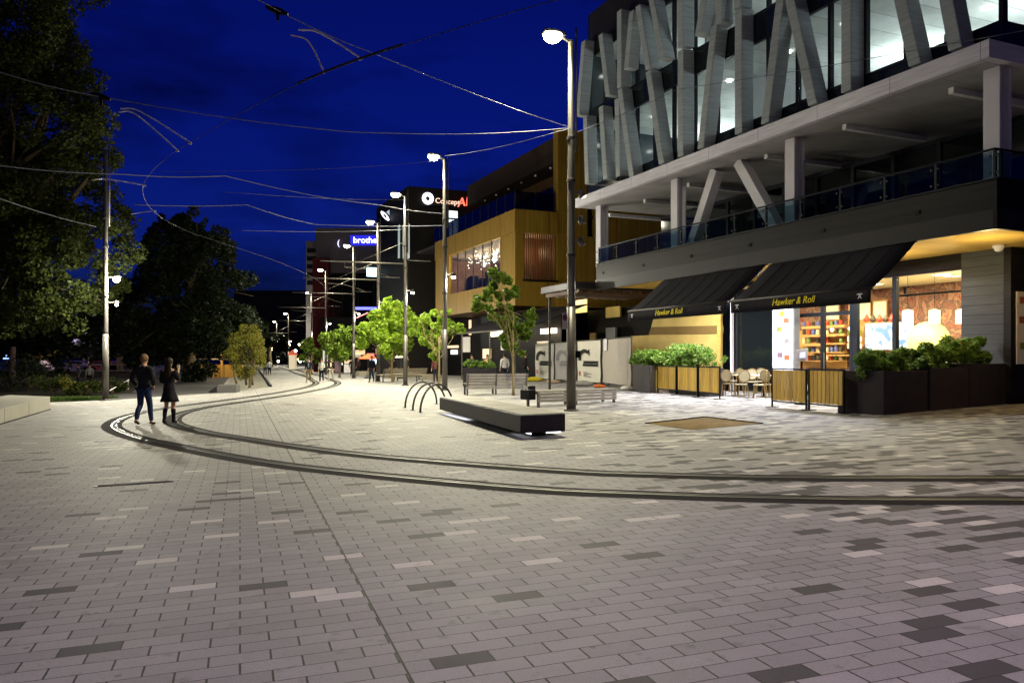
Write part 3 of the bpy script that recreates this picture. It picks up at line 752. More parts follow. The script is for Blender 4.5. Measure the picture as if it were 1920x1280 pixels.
for x, y in ((1783, 172), (1583, 240), (1436, 295), (1290, 348), (1208, 378), (1142, 404)):
    q = atZ(x, y, 7.98); uu = -q.x * SA + q.y * CA; vv = q.x * CA + q.y * SA
    part('batten_light', mat('batten_white', (.85, .85, .9), .5), lambda b: b.boxF(vv, vv + 3.2, uu - .07, uu + .07, 7.93, 8.079))
# upper storeys: real rooms behind glass
def slab(b):
    b.boxF(17.3, 36, UA + .3, 30.6, 8.48, 8.9); b.boxF(17.3, 36, UA + .3, 30.6, 11.62, 12.1); b.boxF(17.3, 36, UA + .3, 30.6, 14.75, 15.2)
part('floor_slab', M['grey'], slab)
part('ceiling', M['ceiling'], lambda b: (b.boxF(17.2, 29, UA + .2, 30.6, 11.57, 11.6), b.boxF(17.2, 29, UA + .2, 30.6, 14.7, 14.73)))
part('inner_wall', M['ceiling'], lambda b: (b.boxF(29.0, 29.1, UA + 1, 30.6, 8.95, 11.55), b.boxF(29.0, 29.1, UA + 1, 30.6, 12.2, 14.68)))
part('partition', M['grey'], lambda b: (b.boxF(19.6, 23.6, 15.3, 15.4, 8.92, 10.4), b.boxF(18.6, 23.6, 22.6, 22.7, 8.92, 11.55), b.boxF(18.6, 23.6, 24.6, 24.7, 12.12, 14.68)))
part('end_wall', M['spandrel'], lambda b: b.boxF(16.95, 36, 30.62, 30.8, 8.475, 16.5))
part('plant_screen', M['charcoal'], lambda b: (b.boxF(16.93, 17.05, UA, 30.6, 14.72, 16.5), b.boxF(17.053, 36, UA, UA + .12, 14.72, 16.5)))
part('spandrel', M['spandrel'], lambda b: (b.boxF(16.95, 17.05, UA, 30.6, 8.475, 8.96), b.boxF(17.053, 36, UA, UA + .1, 8.475, 8.955)))
part('spandrel', M['spandrel'], lambda b: (b.boxF(16.95, 17.05, UA, 30.6, 11.45, 12.25), b.boxF(17.053, 36, UA, UA + .1, 11.455, 12.245)))
nb = 15; bw = (30.6 - UA) / nb
for z0, z1 in ((8.963, 11.447), (12.253, 14.717)):
    for i in range(nb):
        u = UA + i * bw
        wd = part('window', M['glass'], lambda b: b.boxF(16.99, 17.005, u + .05, u + bw - .05, z0 + .05, z1 - .05))
        part('frame', M['frame'], lambda b: (b.boxF(16.93, 17.07, u - .05, u + .047, z0, z1), b.boxF(16.94, 17.06, u + .05, u + bw - .053, z0, z0 + .05), b.boxF(16.94, 17.06, u + .05, u + bw - .053, z1 - .05, z1)), wd)
    for i in range(6):
        v = 17.1 + i * 1.3
        wd = part('window', M['glass'], lambda b: b.boxF(v + .05, v + 1.25, UA + .04, UA + .055, z0 + .05, z1 - .05))
        part('frame', M['frame'], lambda b: (b.boxF(v - .05, v + .047, UA - .02, UA + .12, z0, z1), b.boxF(v + .05, v + 1.247, UA - .01, UA + .11, z0, z0 + .05)), wd)
for zc, us in ((11.57, (13.2, 15.6, 18.0, 20.4, 23.4, 25.8, 28.2)), (14.7, (14, 17, 20, 23, 26, 28.6))):
    for u in us:
        for v in (18.7, 21.6, 24.6):
            part('downlight', M['bulb_white'], lambda b: b.lathe(Fp(v, u, zc - .05), [(.02, 0), (.1, .005), (.11, .045)], 12))
    for u in us[::2]:
        lamp('office_light', 'POINT', Fp(22.5, u + .9, zc - 1.2), OFFP, (.90, 1, .97), ob, .3)
# slanting aluminium fins: pixel feet and heads on the fin plane
def fin(bx, by, tx, ty, wpx, zmin=None, zmax=None):
    vf = 16.72
    u0, z0 = FV(bx, by, vf); u1, z1 = FV(tx, ty, vf)
    sl = (u1 - u0) / max(.1, z1 - z0)
    if zmax and z1 < zmax: u1 += sl * (zmax - z1); z1 = zmax
    if zmin is not None: u0 -= sl * (z0 - zmin); z0 = zmin
    Y = Fp(vf, u0, 0).y
    wu = max(.34, wpx * Y / FPX * .62); d = .55
    a, c = Fp(vf, u0, z0), Fp(vf, u1, z1)
    mb = MB()
    P = []
    for q in (a, c):
        P += [q - DU * wu / 2 - NV * d / 2, q + DU * wu / 2 - NV * d / 2, q + DU * wu / 2 + NV * d * .36, q - DU * wu / 2 + NV * d * .36]
    mb.hexa([P[0], P[3], P[2], P[1], P[4], P[7], P[6], P[5]])
    mb.build('fin', M['fin'], ob, bevel=.02)
c8 = lambda x, y: (1080 + x * .4375, y * .4375)
LOW = [(150, 770, 130, 460, 60), (265, 770, 212, 385, 52), (395, 720, 335, 310, 55), (475, 690, 475, 220, 60), (560, 655, 620, 115, 62), (725, 580, 725, 50, 66),
       (838, 540, 905, 0, 72), (1045, 450, 945, 0, 68), (1190, 390, 1190, 0, 72), (1480, 262, 1420, 0, 84), (1655, 195, 1618, 0, 96), (70, 790, 62, 500, 50), (205, 760, 200, 470, 40)]
for bx, by, tx, ty, wp in LOW:
    fin(*c8(bx, by), *c8(tx, ty), wp * .4375, 8.55 if bx > 300 else None, 11.85 if ty > 0 else 14.4)
UPP = [(30, 500, 55, 180, 45), (160, 415, 130, 160, 45), (210, 378, 210, 50, 50), (335, 300, 290, 30, 50), (395, 258, 350, 10, 56), (475, 208, 475, 0, 66), (550, 155, 575, 0, 60), (640, 108, 640, 0, 72), (720, 42, 720, 0, 66), (240, 300, 262, 60, 36)]
for bx, by, tx, ty, wp in UPP:
    fin(*c8(bx, by), *c8(tx, ty), wp * .4375, None, 14.9)
# ---- ground floor
part('corner_wall', M['clad_grey'], lambda b: b.boxF(VS, VS + .2, 14.5, 15.75, 0, 4.49))
part('return_wall', M['clad'], lambda b: b.boxF(VS + .005, 36, 14.3, 14.497, 0, 4.485))
part('header', M['clad'], lambda b: b.boxF(VS - .004, VS + .2, 15.753, 22.6, 4.03, 4.492))
uD0, uD1, uW = 19.62, 22.35, 18.06
part('shop_window', M['glass'], lambda b: b.boxF(VS + .08, VS + .095, 15.8, uW - .07, .9, 4.0))
part('shop_window', M['glass'], lambda b: b.boxF(VS + .08, VS + .095, uW + .07, uD0 - .1, .9, 4.0))
part('sill_wall', M['charcoal'], lambda b: b.boxF(VS + .02, VS + .18, 15.753, uD0, 0, .88))
part('window_frame', M['frame'], lambda b: (b.boxF(VS + .02, VS + .16, uW - .07, uW + .07, .883, 4.027), b.boxF(VS + .025, VS + .155, uD0 - .1, uD0 + .1, .883, 4.026)))
def door(b):
    for u in (uD0 + .12, 20.95, 21.02, uD1 - .1): b.boxF(VS + .03, VS + .13, u, u + .1 if u != 20.95 else 21.0, .1, 4.02)
    for z in (2.95, .2): b.boxF(VS + .035, VS + .125, uD0 + .223, 20.945, z, z + .13); b.boxF(VS + .035, VS + .125, 21.125, uD1 - .105, z, z + .13)
dr = part('cafe_door', M['frame'], door)
part('door_glass', M['glass'], lambda b: (b.boxF(VS + .07, VS + .08, uD0 + .23, 20.94, .35, 4.0), b.boxF(VS + .07, VS + .08, 21.13, uD1 - .11, .35, 4.0)), dr)
part('door_handle', M['rail'], lambda b: b.tube([Fp(VS - .02, 20.9, 1.1), Fp(VS - .02, 20.9, 1.7)], .025), dr)
part('shop_front', M['frame'], lambda b: (b.boxF(VS + .05, VS + .2, uD1 + .01, 23.5, 0, 4.4), b.boxF(VS + .06, VS + .2, 25.62, 26.6, 0, 4.4)))
part('mirror_window', M['darkglass'], lambda b: b.boxF(VS + .02, VS + .05, 23.52, 25.6, .2, 4.2))
part('window_post', M['white'], lambda b: b.boxF(VS - .12, VS - .02, 25.66, 25.76, 0.1, 4.45))
part('back_front', M['black'], lambda b: b.boxF(VS + .1, VS + .3, 26.62, 29.5, 0, 4.48))
part('room_side', M['black'], lambda b: (b.boxF(VS + .31, 27, 29.6, 29.7, 0, 4.4), b.boxF(VS + .21, 27, 14.52, 14.6, 0, 4.4)))
# canopy at the far end, brown battens underneath
cu0, cu1 = 28.6, 33.2
part('canopy', M['gutter'], lambda b: b.boxF(15.8, VS, cu0 + 1.2, cu1, 4.44, 4.72))
for i in range(9):
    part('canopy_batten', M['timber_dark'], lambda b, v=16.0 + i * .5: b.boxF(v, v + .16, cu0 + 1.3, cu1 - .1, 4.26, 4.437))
part('canopy_post', M['steel_dark'], lambda b: b.tube([Fp(16.1, 32.9, 0), Fp(16.1, 32.9, 4.26)], .06))
part('hoarding', M['black'], lambda b: b.boxF(24.2, 24.3, 29.5, 44, 0, 4.4))
for n, (px, py, w_, h_, m_) in enumerate(((1090, 574, 34, 24, 'bulb'), (1112, 632, 18, 16, 'ply'), (1146, 624, 30, 20, 'grey'), (1150, 585, 44, 20, 'ply'))):
    u0, z0 = FV(px, py, 23.9)
    Y = Fp(23.9, u0, 0).y; hh = h_ * Y / FPX / 2; ww = w_ * Y / FPX / .85 / 2
    mm = {'bulb': emit('lit_transom', (1, .72, .2), 1.3), 'ply': M['ply'], 'grey': M['grey']}[m_]
    part('shop_panel', mm, lambda b: b.boxF(23.85, 23.95, u0 - ww, u0 + ww, z0 - hh, z0 + hh))

# ---- cafe room
cafe_floor = part('cafe_floor', M['concrete'], lambda b: b.boxF(VS + .21, 27, 14.62, 29.5, .26, .30))
part('cafe_ceiling', mat('cafe_ceiling', (.72, .66, .45), .8, 0, .05), lambda b: b.boxF(VS + .22, 27, 14.62, 29.5, 4.3, 4.34))
mw, nt2, bb, oo = new_mat('mural')
vo = nt2.nodes.new('ShaderNodeTexVoronoi'); vo.inputs['Scale'].default_value = 1.3; vo.feature = 'F1'
wv = nt2.nodes.new('ShaderNodeTexNoise'); wv.inputs['Scale'].default_value = 1.7; wv.inputs['Detail'].default_value = 7; wv.inputs['Distortion'].default_value = 2.2
tcm = nt2.nodes.new('ShaderNodeTexCoord'); nt2.links.new(tcm.outputs['Object'], vo.inputs['Vector']); nt2.links.new(tcm.outputs['Object'], wv.inputs['Vector'])
crm = nt2.nodes.new('ShaderNodeValToRGB')
for i, (p, c) in enumerate(((0, (.05, .02, .02)), (.38, (.12, .03, .025)), (.47, (.26, .10, .06)), (.55, (.10, .05, .05)), (.63, (.34, .19, .12)), (.75, (.22, .02, .02)))):
    e = crm.color_ramp.elements[i] if i < 2 else crm.color_ramp.elements.new(p); e.position = p; e.color = (*c, 1)
sm = math_node(nt2, 'ADD', math_node(nt2, 'MULTIPLY', vo.outputs['Distance'], .35), math_node(nt2, 'MULTIPLY', wv.outputs['Fac'], .78))
nt2.links.new(sm, crm.inputs[0]); nt2.links.new(crm.outputs[0], bb.inputs['Base Color']); bb.inputs['Roughness'].default_value = .7
part('mural', mw, lambda b: b.boxF(26.5, 26.6, 14.62, 29.5, .3, 4.29))
part('red_panel', mat('red_panel', (.55, .03, .03), .6, 0, .4, 2), lambda b: b.boxF(26.42, 26.49, 15.3, 17.6, .3, 2.6))
def F2(px, py, v): u, z = FV(px, py, v); return u, z
def rectpx(x0, y0, x1, y1, v, name, m, th=.04, parent=None):
    ua, za = FV(x0, y0, v); ub3, zb = FV(x1, y1, v)
    return part(name, m, lambda b: b.boxF(v, v + th, min(ua, ub3), max(ua, ub3), min(za, zb), max(za, zb)), parent)
wood_menu = mat('menu_board_wood', (.40, .22, .09), .6); paper = mat('menu_paper', (.72, .66, .55), .7, 0, .05)
for x0, x1 in ((1590, 1603), (1606, 1633), (1636, 1663), (1545, 1574)):
    p = rectpx(x0, 563, x1, 601, 26.2, 'menu_panel', wood_menu)
    rectpx(x0 + 2, 566, x1 - 2, 598, 26.15, 'menu_sheet', paper, parent=p)
rectpx(1590, 601, 1690, 607, 26.0, 'shelf', wood_menu, .3)
pic, ntp, bp2, op2 = new_mat('blue_white_poster')
n3 = ntp.nodes.new('ShaderNodeTexNoise'); n3.inputs['Scale'].default_value = 1.6; n3.inputs['Detail'].default_value = 5; n3.inputs['Distortion'].default_value = 1.5
t3 = ntp.nodes.new('ShaderNodeTexCoord'); ntp.links.new(t3.outputs['Object'], n3.inputs['Vector'])
c3 = ntp.nodes.new('ShaderNodeValToRGB'); c3.color_ramp.elements[0].position = .38; c3.color_ramp.elements[0].color = (.10, .2, .6, 1); c3.color_ramp.elements[1].position = .55; c3.color_ramp.elements[1].color = (.75, .82, .9, 1)
ntp.links.new(n3.outputs['Fac'], c3.inputs[0]); ntp.links.new(c3.outputs[0], bp2.inputs['Base Color'])
ntp.links.new(c3.outputs[0], bp2.inputs['Emission Color']); bp2.inputs['Emission Strength'].default_value = .35
rectpx(1622, 607, 1712, 655, 25.6, 'lit_poster', pic)
rectpx(1590, 612, 1620, 650, 25.7, 'bottle_shelf', wood_menu, .25)
for i in range(3):
    for j in range(7):
        u, z = FV(1592 + j * 4, 622 + i * 13, 25.65)
        part('bottle', M['white'] if (i + j) % 3 else M['leaf_mid'], lambda b: b.lathe(Fp(25.6, u, z - .12), [(.035, 0), (.035, .16), (.014, .2), (.014, .24)], 8))
rectpx(1497, 620, 1585, 690, 25.9, 'timber_panel', wood_menu, .1)
for j in range(4):
    u, z = FV(1500 + j * 22, 640, 25.5); part('shelf', wood_menu, lambda b: b.boxF(25.5, 25.85, u - .7, u + .5, z - .6 + .4 * (j % 3), z - .55 + .4 * (j % 3)))
jc = [mat('jar_' + n_, c, .4, 0, .2) for n_, c in (('red', (.45, .05, .03)), ('cream', (.6, .5, .35)), ('green', (.12, .2, .06)), ('blue', (.1, .12, .35)), ('dark', (.05, .04, .03)))]
rnj = random.Random(8)
for r_ in range(5):
    rectpx(1503, 612 + r_ * 16, 1583, 613.5 + r_ * 16, 25.6, 'shelf', wood_menu, .25)
    for c_ in range(9):
        u, z = FV(1507 + c_ * 8.6, 611.5 + r_ * 16, 25.7)
        if rnj.random() < .85: part('jar', jc[rnj.randrange(5)], lambda b: b.lathe(Fp(25.72, u, z), [(.07, 0), (.08, .12), (.06, .16 + rnj.random() * .1), (.05, .2)], 10))
for k in range(7):
    u, z = FV(1625 + k * 12, 604, 24.6); part('hanging_pan', jc[4] if k % 2 else jc[0], lambda b: b.lathe(Fp(24.6, u, z), [(.03, 0), (.12, .04), (.13, .12), (.02, .3)], 10))
part('counter', M['timber_dark'], lambda b: b.boxF(24.2, 24.9, 16.6, 21.4, .3, 1.35))
part('counter_top', M['white'], lambda b: b.boxF(24.1, 25.0, 16.5, 21.5, 1.352, 1.4))
u, z = FV(1741, 640, 25.2)
part('glowing_sun_ball', emit('sun_disc_glow', (1, .80, .25), 1.15, (.8, .6, .15)), lambda b: b.lathe((0, 0, 0), [(.9, 0)], 4) if 0 else b.ball(Fp(25.2, u, z), (.72, .72, .72), 28, 16), smooth=True)  # added glowing ball standing in for the mural's yellow sun disc
for px, py in ((1702, 592), (1752, 592), (1803, 592)):
    u, z = FV(px, py, 23.2)
    pe = part('pendant_lamp', emit('pendant_shade', (1, .66, .36), 3.2, (.7, .5, .3)), lambda b: b.lathe(Fp(23.2, u, z - .25), [(.17, 0), (.17, .42), (.03, .46)], 14), smooth=False)
    part('cord', M['black'], lambda b: b.tube([Fp(23.2, u, z + .2), Fp(23.2, u, 4.3)], .008, 5), pe)
part('light_track', M['black'], lambda b: b.boxF(22.2, 22.28, 15.4, 19.4, 3.52, 3.58))
for u in (15.9, 16.6, 18.9): part('track_spot', M['black'], lambda b: b.lathe(Fp(22.24, u, 3.6), [(.05, 0), (.06, .2)], 8))
for px, py in ((1560, 618), (1594, 616)):
    u, z = FV(px, py, 23.6); part('bulb', M['bulb_warm'], lambda b: b.ball(Fp(23.6, u, z), .07, 10, 6))
for u in (16.2, 18.6, 21.3, 24.6, 27.6): lamp('cafe_light', 'AREA', Fp(23.4, u, 4.22), CAFP, (1, .80, .46), ob, size=(1.6, 1.6))
lamp('cafe_uplight', 'POINT', Fp(23.4, 17.4, 3.1), CAFP * .35, (1, .8, .45), ob, .2)
# flood fitting under the soffit and light on the boards
ff = part('soffit_floodlight', M['black'], lambda b: (b.boxF(18.8, 19.1, 17.1, 17.5, 4.08, 4.22), b.tube([Fp(18.95, 17.3, 4.22), Fp(18.95, 17.3, 4.5)], .02)))
for v, u in ((18.6, 13.4), (18.8, 16.6)): lamp('soffit_light', 'POINT', Fp(v, u, 3.65), SOFP, (1, .78, .36), ob, .15)
part('camera_dome', M['white'], lambda b: b.lathe(Fp(20.2, 14.25, 4.33), [(.03, 0), (.09, .02), (.12, .1), (.15, .11), (.15, .17)], 16), smooth=True)
# wall posters on the return wall
pk = mat('poster_paper', (.62, .57, .60), .6, 0, .04)
def wallrect(name, m, v0, v1, z0, z1, d, parent): return part(name, m, lambda b: b.boxF(v0, v1, 14.3 - d - .02, 14.3 - d, z0, z1), parent)
pb = tag(MB().boxF(20.95, 22.3, 14.26, 14.296, 1.35, 3.3).build('wall_poster', pk), 'tall pale menu poster on the dark wall at the right edge', 'poster')
ROOT[pb.name] = Matrix.Translation(-pb.location)
food = [mat('food_photo_' + n_, c, .6, 0, .7, 14) for n_, c in (('red', (.30, .10, .05)), ('green', (.20, .22, .05)), ('grey', (.22, .2, .2)), ('purple', (.2, .12, .16)))]
yel = mat('yellow_print', (.62, .50, .04), .6)
for i, (v0, z0) in enumerate(((21.03, 2.45), (21.06, 1.75), (21.55, 2.8), (21.6, 2.1), (21.05, 2.98))):
    wallrect('photo', food[i % 4], v0, v0 + .3, z0, z0 + .18, -.042 + .002, pb) if 0 else MB().boxF(v0, v0 + .3, 14.25, 14.258, z0, z0 + .18).build('photo', food[i % 4], pb)
mbp = MB(); P0 = [Fp(21.4 + .14 * math.cos(t), 14.25, 3.12 + .14 * math.sin(t)) for t in [2 * PI * i / 20 for i in range(20)]]
mbp.prism(P0, -DU * -.008); mbp.build('emblem', yel, pb)

# ---- awnings: cloth, valance with lettering, arms
def awning(label, u0, u1, names):
    vt, vb, zt, zb = 16.66, 15.22, 4.33, 3.16
    t = thing('awning', label, 'awning', Fp(16.6, (u0 + u1) / 2, 2.6), AF, 'folding arm awnings over the cafe terrace')
    n = 12; mb = MB()
    for k in range(n + 1):
        s = k / n; v = vt + (vb - vt) * s; z = zt + (zb - zt) * s - .05 * math.sin(PI * s)
        for j in range(9):
            u = u0 + (u1 - u0) * j / 8; mb.V.append(tuple(Fp(v, u, z - .015 * math.sin(PI * j / 8) * math.sin(PI * s))))
    for k in range(n):
        for j in range(8): mb.F.append((k * 9 + j, k * 9 + j + 1, k * 9 + j + 10, k * 9 + j + 9)); mb.I.append(0)
    cl = mb.build('canopy_cloth', M['canvas'], t, True); so = cl.modifiers.new('thick', 'SOLIDIFY'); so.thickness = .012
    mb = MB()
    nn = 40; zv = zb - .34
    for j in range(nn + 1):
        u = u0 + (u1 - u0) * j / nn; wob = .012 * math.sin(j * 1.9)
        mb.V += [tuple(Fp(vb - .03, u, zb - .02)), tuple(Fp(vb - .03 + wob, u, zv))]
    for j in range(nn): mb.F.append((2 * j, 2 * j + 2, 2 * j + 3, 2 * j + 1)); mb.I.append(0)
    va = mb.build('valance', M['canvas'], t, True); so = va.modifiers.new('thick', 'SOLIDIFY'); so.thickness = .01
    MB().tube([Fp(vb, u0 - .02, zb + .01), Fp(vb, u1 + .02, zb + .01)], .045, 8).build('front_bar', M['steel_dark'], t, True)
    MB().tube([Fp(vt + .07, u0 + .02, zt + .05), Fp(vt + .07, u1 - .02, zt + .05)], .05, 8).build('roller', M['black'], t, True)
    for u in (u0 + .25, u1 - .25):
        MB().beam(Fp(vt + .1, u, zt - .12), Fp(vb + .06, u + .15 * (1 if u < (u0 + u1) / 2 else -1), zb - .03), .05, .05).build('arm', M['steel_dark'], t)
    for j in range(1, 8):
        u = u0 + (u1 - u0) * j / 8
        MB().tube([Fp(vt + (vb - vt) * k / 8, u, zt + (zb - zt) * k / 8 - .05 * math.sin(PI * k / 8) + .012 - .015 * math.sin(PI * j / 8) * math.sin(PI * k / 8)) for k in range(9)], .007, 5).build('seam', M['steel_dark'], t)
    for (txt, uc, sz, sh) in names:
        MB().text(txt, Fp(vb - .055, uc, zv + .12), -DU, UP, sz, .012, align='CENTER', shear=.3).build('lettering', mat('awning_yellow', (.75, .62, .03), .6, 0, .05) if 'aw_y' not in M else M['aw_y'], va)
    for u in (u0 + .3, u1 - .3):
        b2 = MB(); q = Fp(vb - .055, u, zv + .17)
        b2.prism([q - DU * a + UP * c for a, c in ((-.10, .04), (-.06, .07), (.06, .07), (.10, .04), (.05, .05), (.02, .02), (.06, -.07), (0, -.02), (-.06, -.07), (-.02, .02), (-.05, .05))], NV * .008)
        b2.build('emblem', M['white'], va)
    return t
M['aw_y'] = mat('awning_yellow', (.75, .62, .03), .6, 0, .05)
uR = FV(1716, 452, 16.66)[0]; uM = FV(1440, 494, 16.66)[0]; uL = FV(1242, 524, 16.66)[0]
def uV(px): return FV(px, 575, 15.19)[0]
awning('black awning with yellow lettering over the cafe door, the nearer of the two', uR, uM - .1, [('Hawker & Roll', uV(1487), .26, .3)])
awning('black awning over the plywood hoarding and hedge, the farther of the two', uM + .1, uL, [('Hawker & Roll', uV(1254), .26, .3)])
for u in (18.5, 22.0, 25.8): lamp('terrace_light', 'AREA', Fp(17.8, u, 4.25), TERP, (.97, .97, 1), ob, size=(1.2, .5))
# ================================================================ timber-clad building
tbd = thing('timber_building', 'timber clad building with a slatted upper bay, roof terrace and bars below', 'building', Fp(22.5, 46, fgz(22.5, 46)), AF)
def tp(name, m, fn, parent=None, **k):
    mb = MB(); fn(mb); return mb.build(name, m, parent or tbd, **k)
U2, V2, UE = 45.8, 20.0, 62.0
vT, _ = FU(1045, 300, U2); vT2, _ = FU(1100, 300, U2)
vS0, zS0 = FU(982, 437, U2); vS1, zS1 = FU(1043, 530, U2)
zb_, zl, zh, zt_ = 4.75, 6.35, 9.35, 10.8
tp('lower_band', M['timber'], lambda b: (b.boxF(V2, V2 + .25, U2, UE, zb_, zl), b.boxF(V2 + .253, 34, U2, U2 + .25, zb_, zl)))
tp('upper_band', M['timber'], lambda b: (b.boxF(V2 - .06, V2 + .2, U2 - .06, UE, zh, zt_), b.boxF(V2 + .203, vT, U2 - .06, U2 + .2, zh, zt_)))
uP, _ = FV(938, 500, V2)
uQ, _ = FV(842, 500, V2)
tp('corner_pier', M['timber'], lambda b: (b.boxF(V2 + .003, V2 + .247, U2 + .003, uP, zl + .003, zh - .003), b.boxF(V2 + .25, vS0, U2 + .003, U2 + .247, zl + .003, zh - .003)))
tp('far_pier', M['timber'], lambda b: b.boxF(V2 + .003, V2 + .247, uQ, UE, zl + .003, zh - .003))
tp('tower', M['timber'], lambda b: b.boxF(vS1, vT2 + .6, U2 + .006, U2 + .6, zl + .003, zh - .003))
tp('tower', M['timber'], lambda b: b.boxF(vT, vT2 + .05, U2 - .02, U2 + .6, zh, 16.2))
tp('terrace_wall', M['timber'], lambda b: b.boxF(vT2 + .61, 34, U2 + .006, U2 + .4, zl + .003, 12))
for i in range(15):
    v = vS0 + .06 + (vS1 - vS0 - .12) * i / 14
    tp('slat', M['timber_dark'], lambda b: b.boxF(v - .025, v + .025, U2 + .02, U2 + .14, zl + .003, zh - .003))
tp('slat_rail', M['black'], lambda b: b.boxF(vS0 - .1, vS1 + .1, U2 - .12, U2 + .001, zl - .05, zl + .06))
tp('bay_wall', mat('warm_bay_wall', (.20, .10, .05), .8), lambda b: b.boxF(vS0, 24.5, U2 + 2.0, U2 + 2.1, zl, zh))
# lit bar room behind the big opening
tp('bar_floor', M['charcoal'], lambda b: b.boxF(V2 + .26, 27, U2 + .3, UE, zl - .1, zl))
tp('bar_ceiling', mat('bar_ceiling', (.42, .36, .30), .7), lambda b: b.boxF(V2 + .26, 27, U2 + .3, UE, zh, zh + .08))
tp('bar_wall', mat('bar_wall', (.22, .13, .09), .7, 0, .5, 2), lambda b: (b.boxF(25.5, 25.6, U2 + 2.2, UE, zl, zh), b.boxF(V2 + .3, 25.4, UE - .2, UE - .05, zl, zh)))
tp('bar_window', M['glass'], lambda b: b.boxF(V2 + .12, V2 + .135, uP, uQ, zl, zh))
for i in range(5):
    u = uP + (uQ - uP) * (i + 1) / 6
    tp('window_post', M['frame'], lambda b: b.boxF(V2 + .06, V2 + .118, u - .035, u + .035, zl, zh))
rnd = random.Random(11)
bl_ = emit('festoon_bulb', (1, .84, .66), 9)
for i in range(70):
    u, v, z = rnd.uniform(uP + .4, uQ - .6), rnd.uniform(20.5, 22.6), rnd.uniform(8.3, 9.25)
    tp('festoon_bulb', bl_, lambda b: b.ball(Fp(v, u, z), .045, 6, 4))
for i in range(9):
    u = rnd.uniform(uP + .6, uQ - .4)
    tp('bar_table', M['black'], lambda b: b.boxF(20.9, 21.5, u - .3, u + .3, zl + .02, zl + rnd.uniform(.7, 1.3)))
for u in (50.5, 54, 58): lamp('bar_light', 'POINT', Fp(22.6, u, 8.7), BARP, (1, .74, .48), tbd, .15)
lamp('bay_light', 'POINT', Fp(21.6, U2 + 1.1, 8.3), BARP * .05, (1, .6, .3), tbd, .15)
# roof terrace, its glass and the set-back top floor
tp('terrace_floor', M['charcoal'], lambda b: b.boxF(V2 + .2, 34, U2 + .2, UE + 6, zt_ - .2, zt_ - .02))
for i in range(11):
    u = U2 + .1 + i * 1.5
    tp('balustrade_glass', M['tint_glass'], lambda b: b.boxF(V2 + .02, V2 + .035, u + .05, u + 1.45, zt_, 11.95))
    tp('balustrade_post', M['frame'], lambda b: b.boxF(V2 + .0, V2 + .05, u - .03, u + .03, zt_, 12))
for i in range(2):
    v = V2 + .1 + i * 1.35
    tp('balustrade_glass', M['tint_glass'], lambda b: b.boxF(v, v + 1.28, U2 + .02, U2 + .035, zt_, 11.95))
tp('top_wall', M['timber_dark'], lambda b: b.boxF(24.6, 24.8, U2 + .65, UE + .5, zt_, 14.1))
for i in range(9):
    u = U2 + 1.0 + i * 1.75
    wd = tp('window', M['darkglass'], lambda b: b.boxF(24.54, 24.56, u + .05, u + 1.65, zt_, 13.3))
    tp('frame', M['frame'], lambda b: b.boxF(24.5, 24.59, u - .05, u + .047, zt_, 13.35), wd)
tp('roof', M['roofing'], lambda b: b.boxF(vT, 34, U2 + .61, UE + .6, 14.15, 15.75))
for i in range(6): tp('soffit_lamp', M['white'], lambda b: b.lathe(Fp(vT + .5, U2 + 2 + i * 2.4, 14.05), [(.07, 0), (.08, .1)], 8))
u, z = FV(851, 420, 22.9)

# ground floor: dark bar fronts, awning, heaters
tp('bar_front', M['black'], lambda b: b.boxF(23.0, 23.2, U2 - .5, UE + 8, 0, zb_ - .01))
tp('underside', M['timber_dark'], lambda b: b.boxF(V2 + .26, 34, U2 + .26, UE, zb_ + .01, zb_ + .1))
def panel_on(px0, py0, px1, py1, v, m, name, th=.06):
    ua, za = FV(px0, py0, v); ub4, zb4 = FV(px1, py1, v)
    return tp(name, m, lambda b: b.boxF(v - th, v, min(ua, ub4), max(ua, ub4), min(za, zb4), max(za, zb4)))
warm = emit('heater_bar', (1, .80, .55), 9)
panel_on(922, 621, 951, 629, 21.6, warm, 'lit_bar'); panel_on(1015, 617, 1044, 624, 22.9, warm, 'lit_bar')
shopm = [emit('shop_glow_' + n_, c, s) for n_, c, s in (('blue', (.35, .55, 1), 1.6), ('white', (.95, .95, 1), 1.3), ('red', (1, .15, .1), .8), ('amber', (1, .6, .25), .8), ('dim', (.5, .35, .25), .35))]
for k, (a, b4, c, d, i) in enumerate(((784, 636, 798, 668, 0), (798, 640, 806, 662, 2), (838, 648, 860, 652, 3), (846, 656, 858, 664, 1), (868, 632, 882, 660, 4), (880, 600, 884, 628, 3), (906, 654, 921, 672, 3), (1008, 640, 1030, 660, 4), (940, 640, 956, 656, 4))):
    panel_on(a, b4, c, d, 22.9, shopm[i], 'shop_glow', .05)
for px, py in ((843, 512), ): pass
lamp('heater_light', 'POINT', Fp(20.9, 52.0, 3.0), 60, (1, .75, .45), tbd, .15)
lamp('heater_light', 'POINT', Fp(22.0, 47.5, 3.0), 45, (1, .75, .45), tbd, .15)
aw = thing('awning', 'wide dark awning under the timber building, behind the sparse young tree', 'awning', Fp(20.5, 54, 2.8), AF)
a0, a1 = FV(1000, 600, 19.0)[0], FV(868, 600, 19.0)[0]
mb = MB(); P = [Fp(22.6, a0, 4.6), Fp(22.6, a1, 4.6), Fp(18.6, a1, 3.15), Fp(18.6, a0, 3.15)]
mb.prism(P, (0, 0, .04)); mb.build('canopy_cloth', M['canvas'], aw)
MB().tube([Fp(18.6, a0, 3.13), Fp(18.6, a1, 3.13)], .05).build('front_bar', M['steel'], aw)
for u in (a0 + 2, a0 + 6, a1 - .5): MB().tube([Fp(18.75, u, fgz(18.75, u)), Fp(18.75, u, 3.1)], .05).build('post', M['steel'], aw)

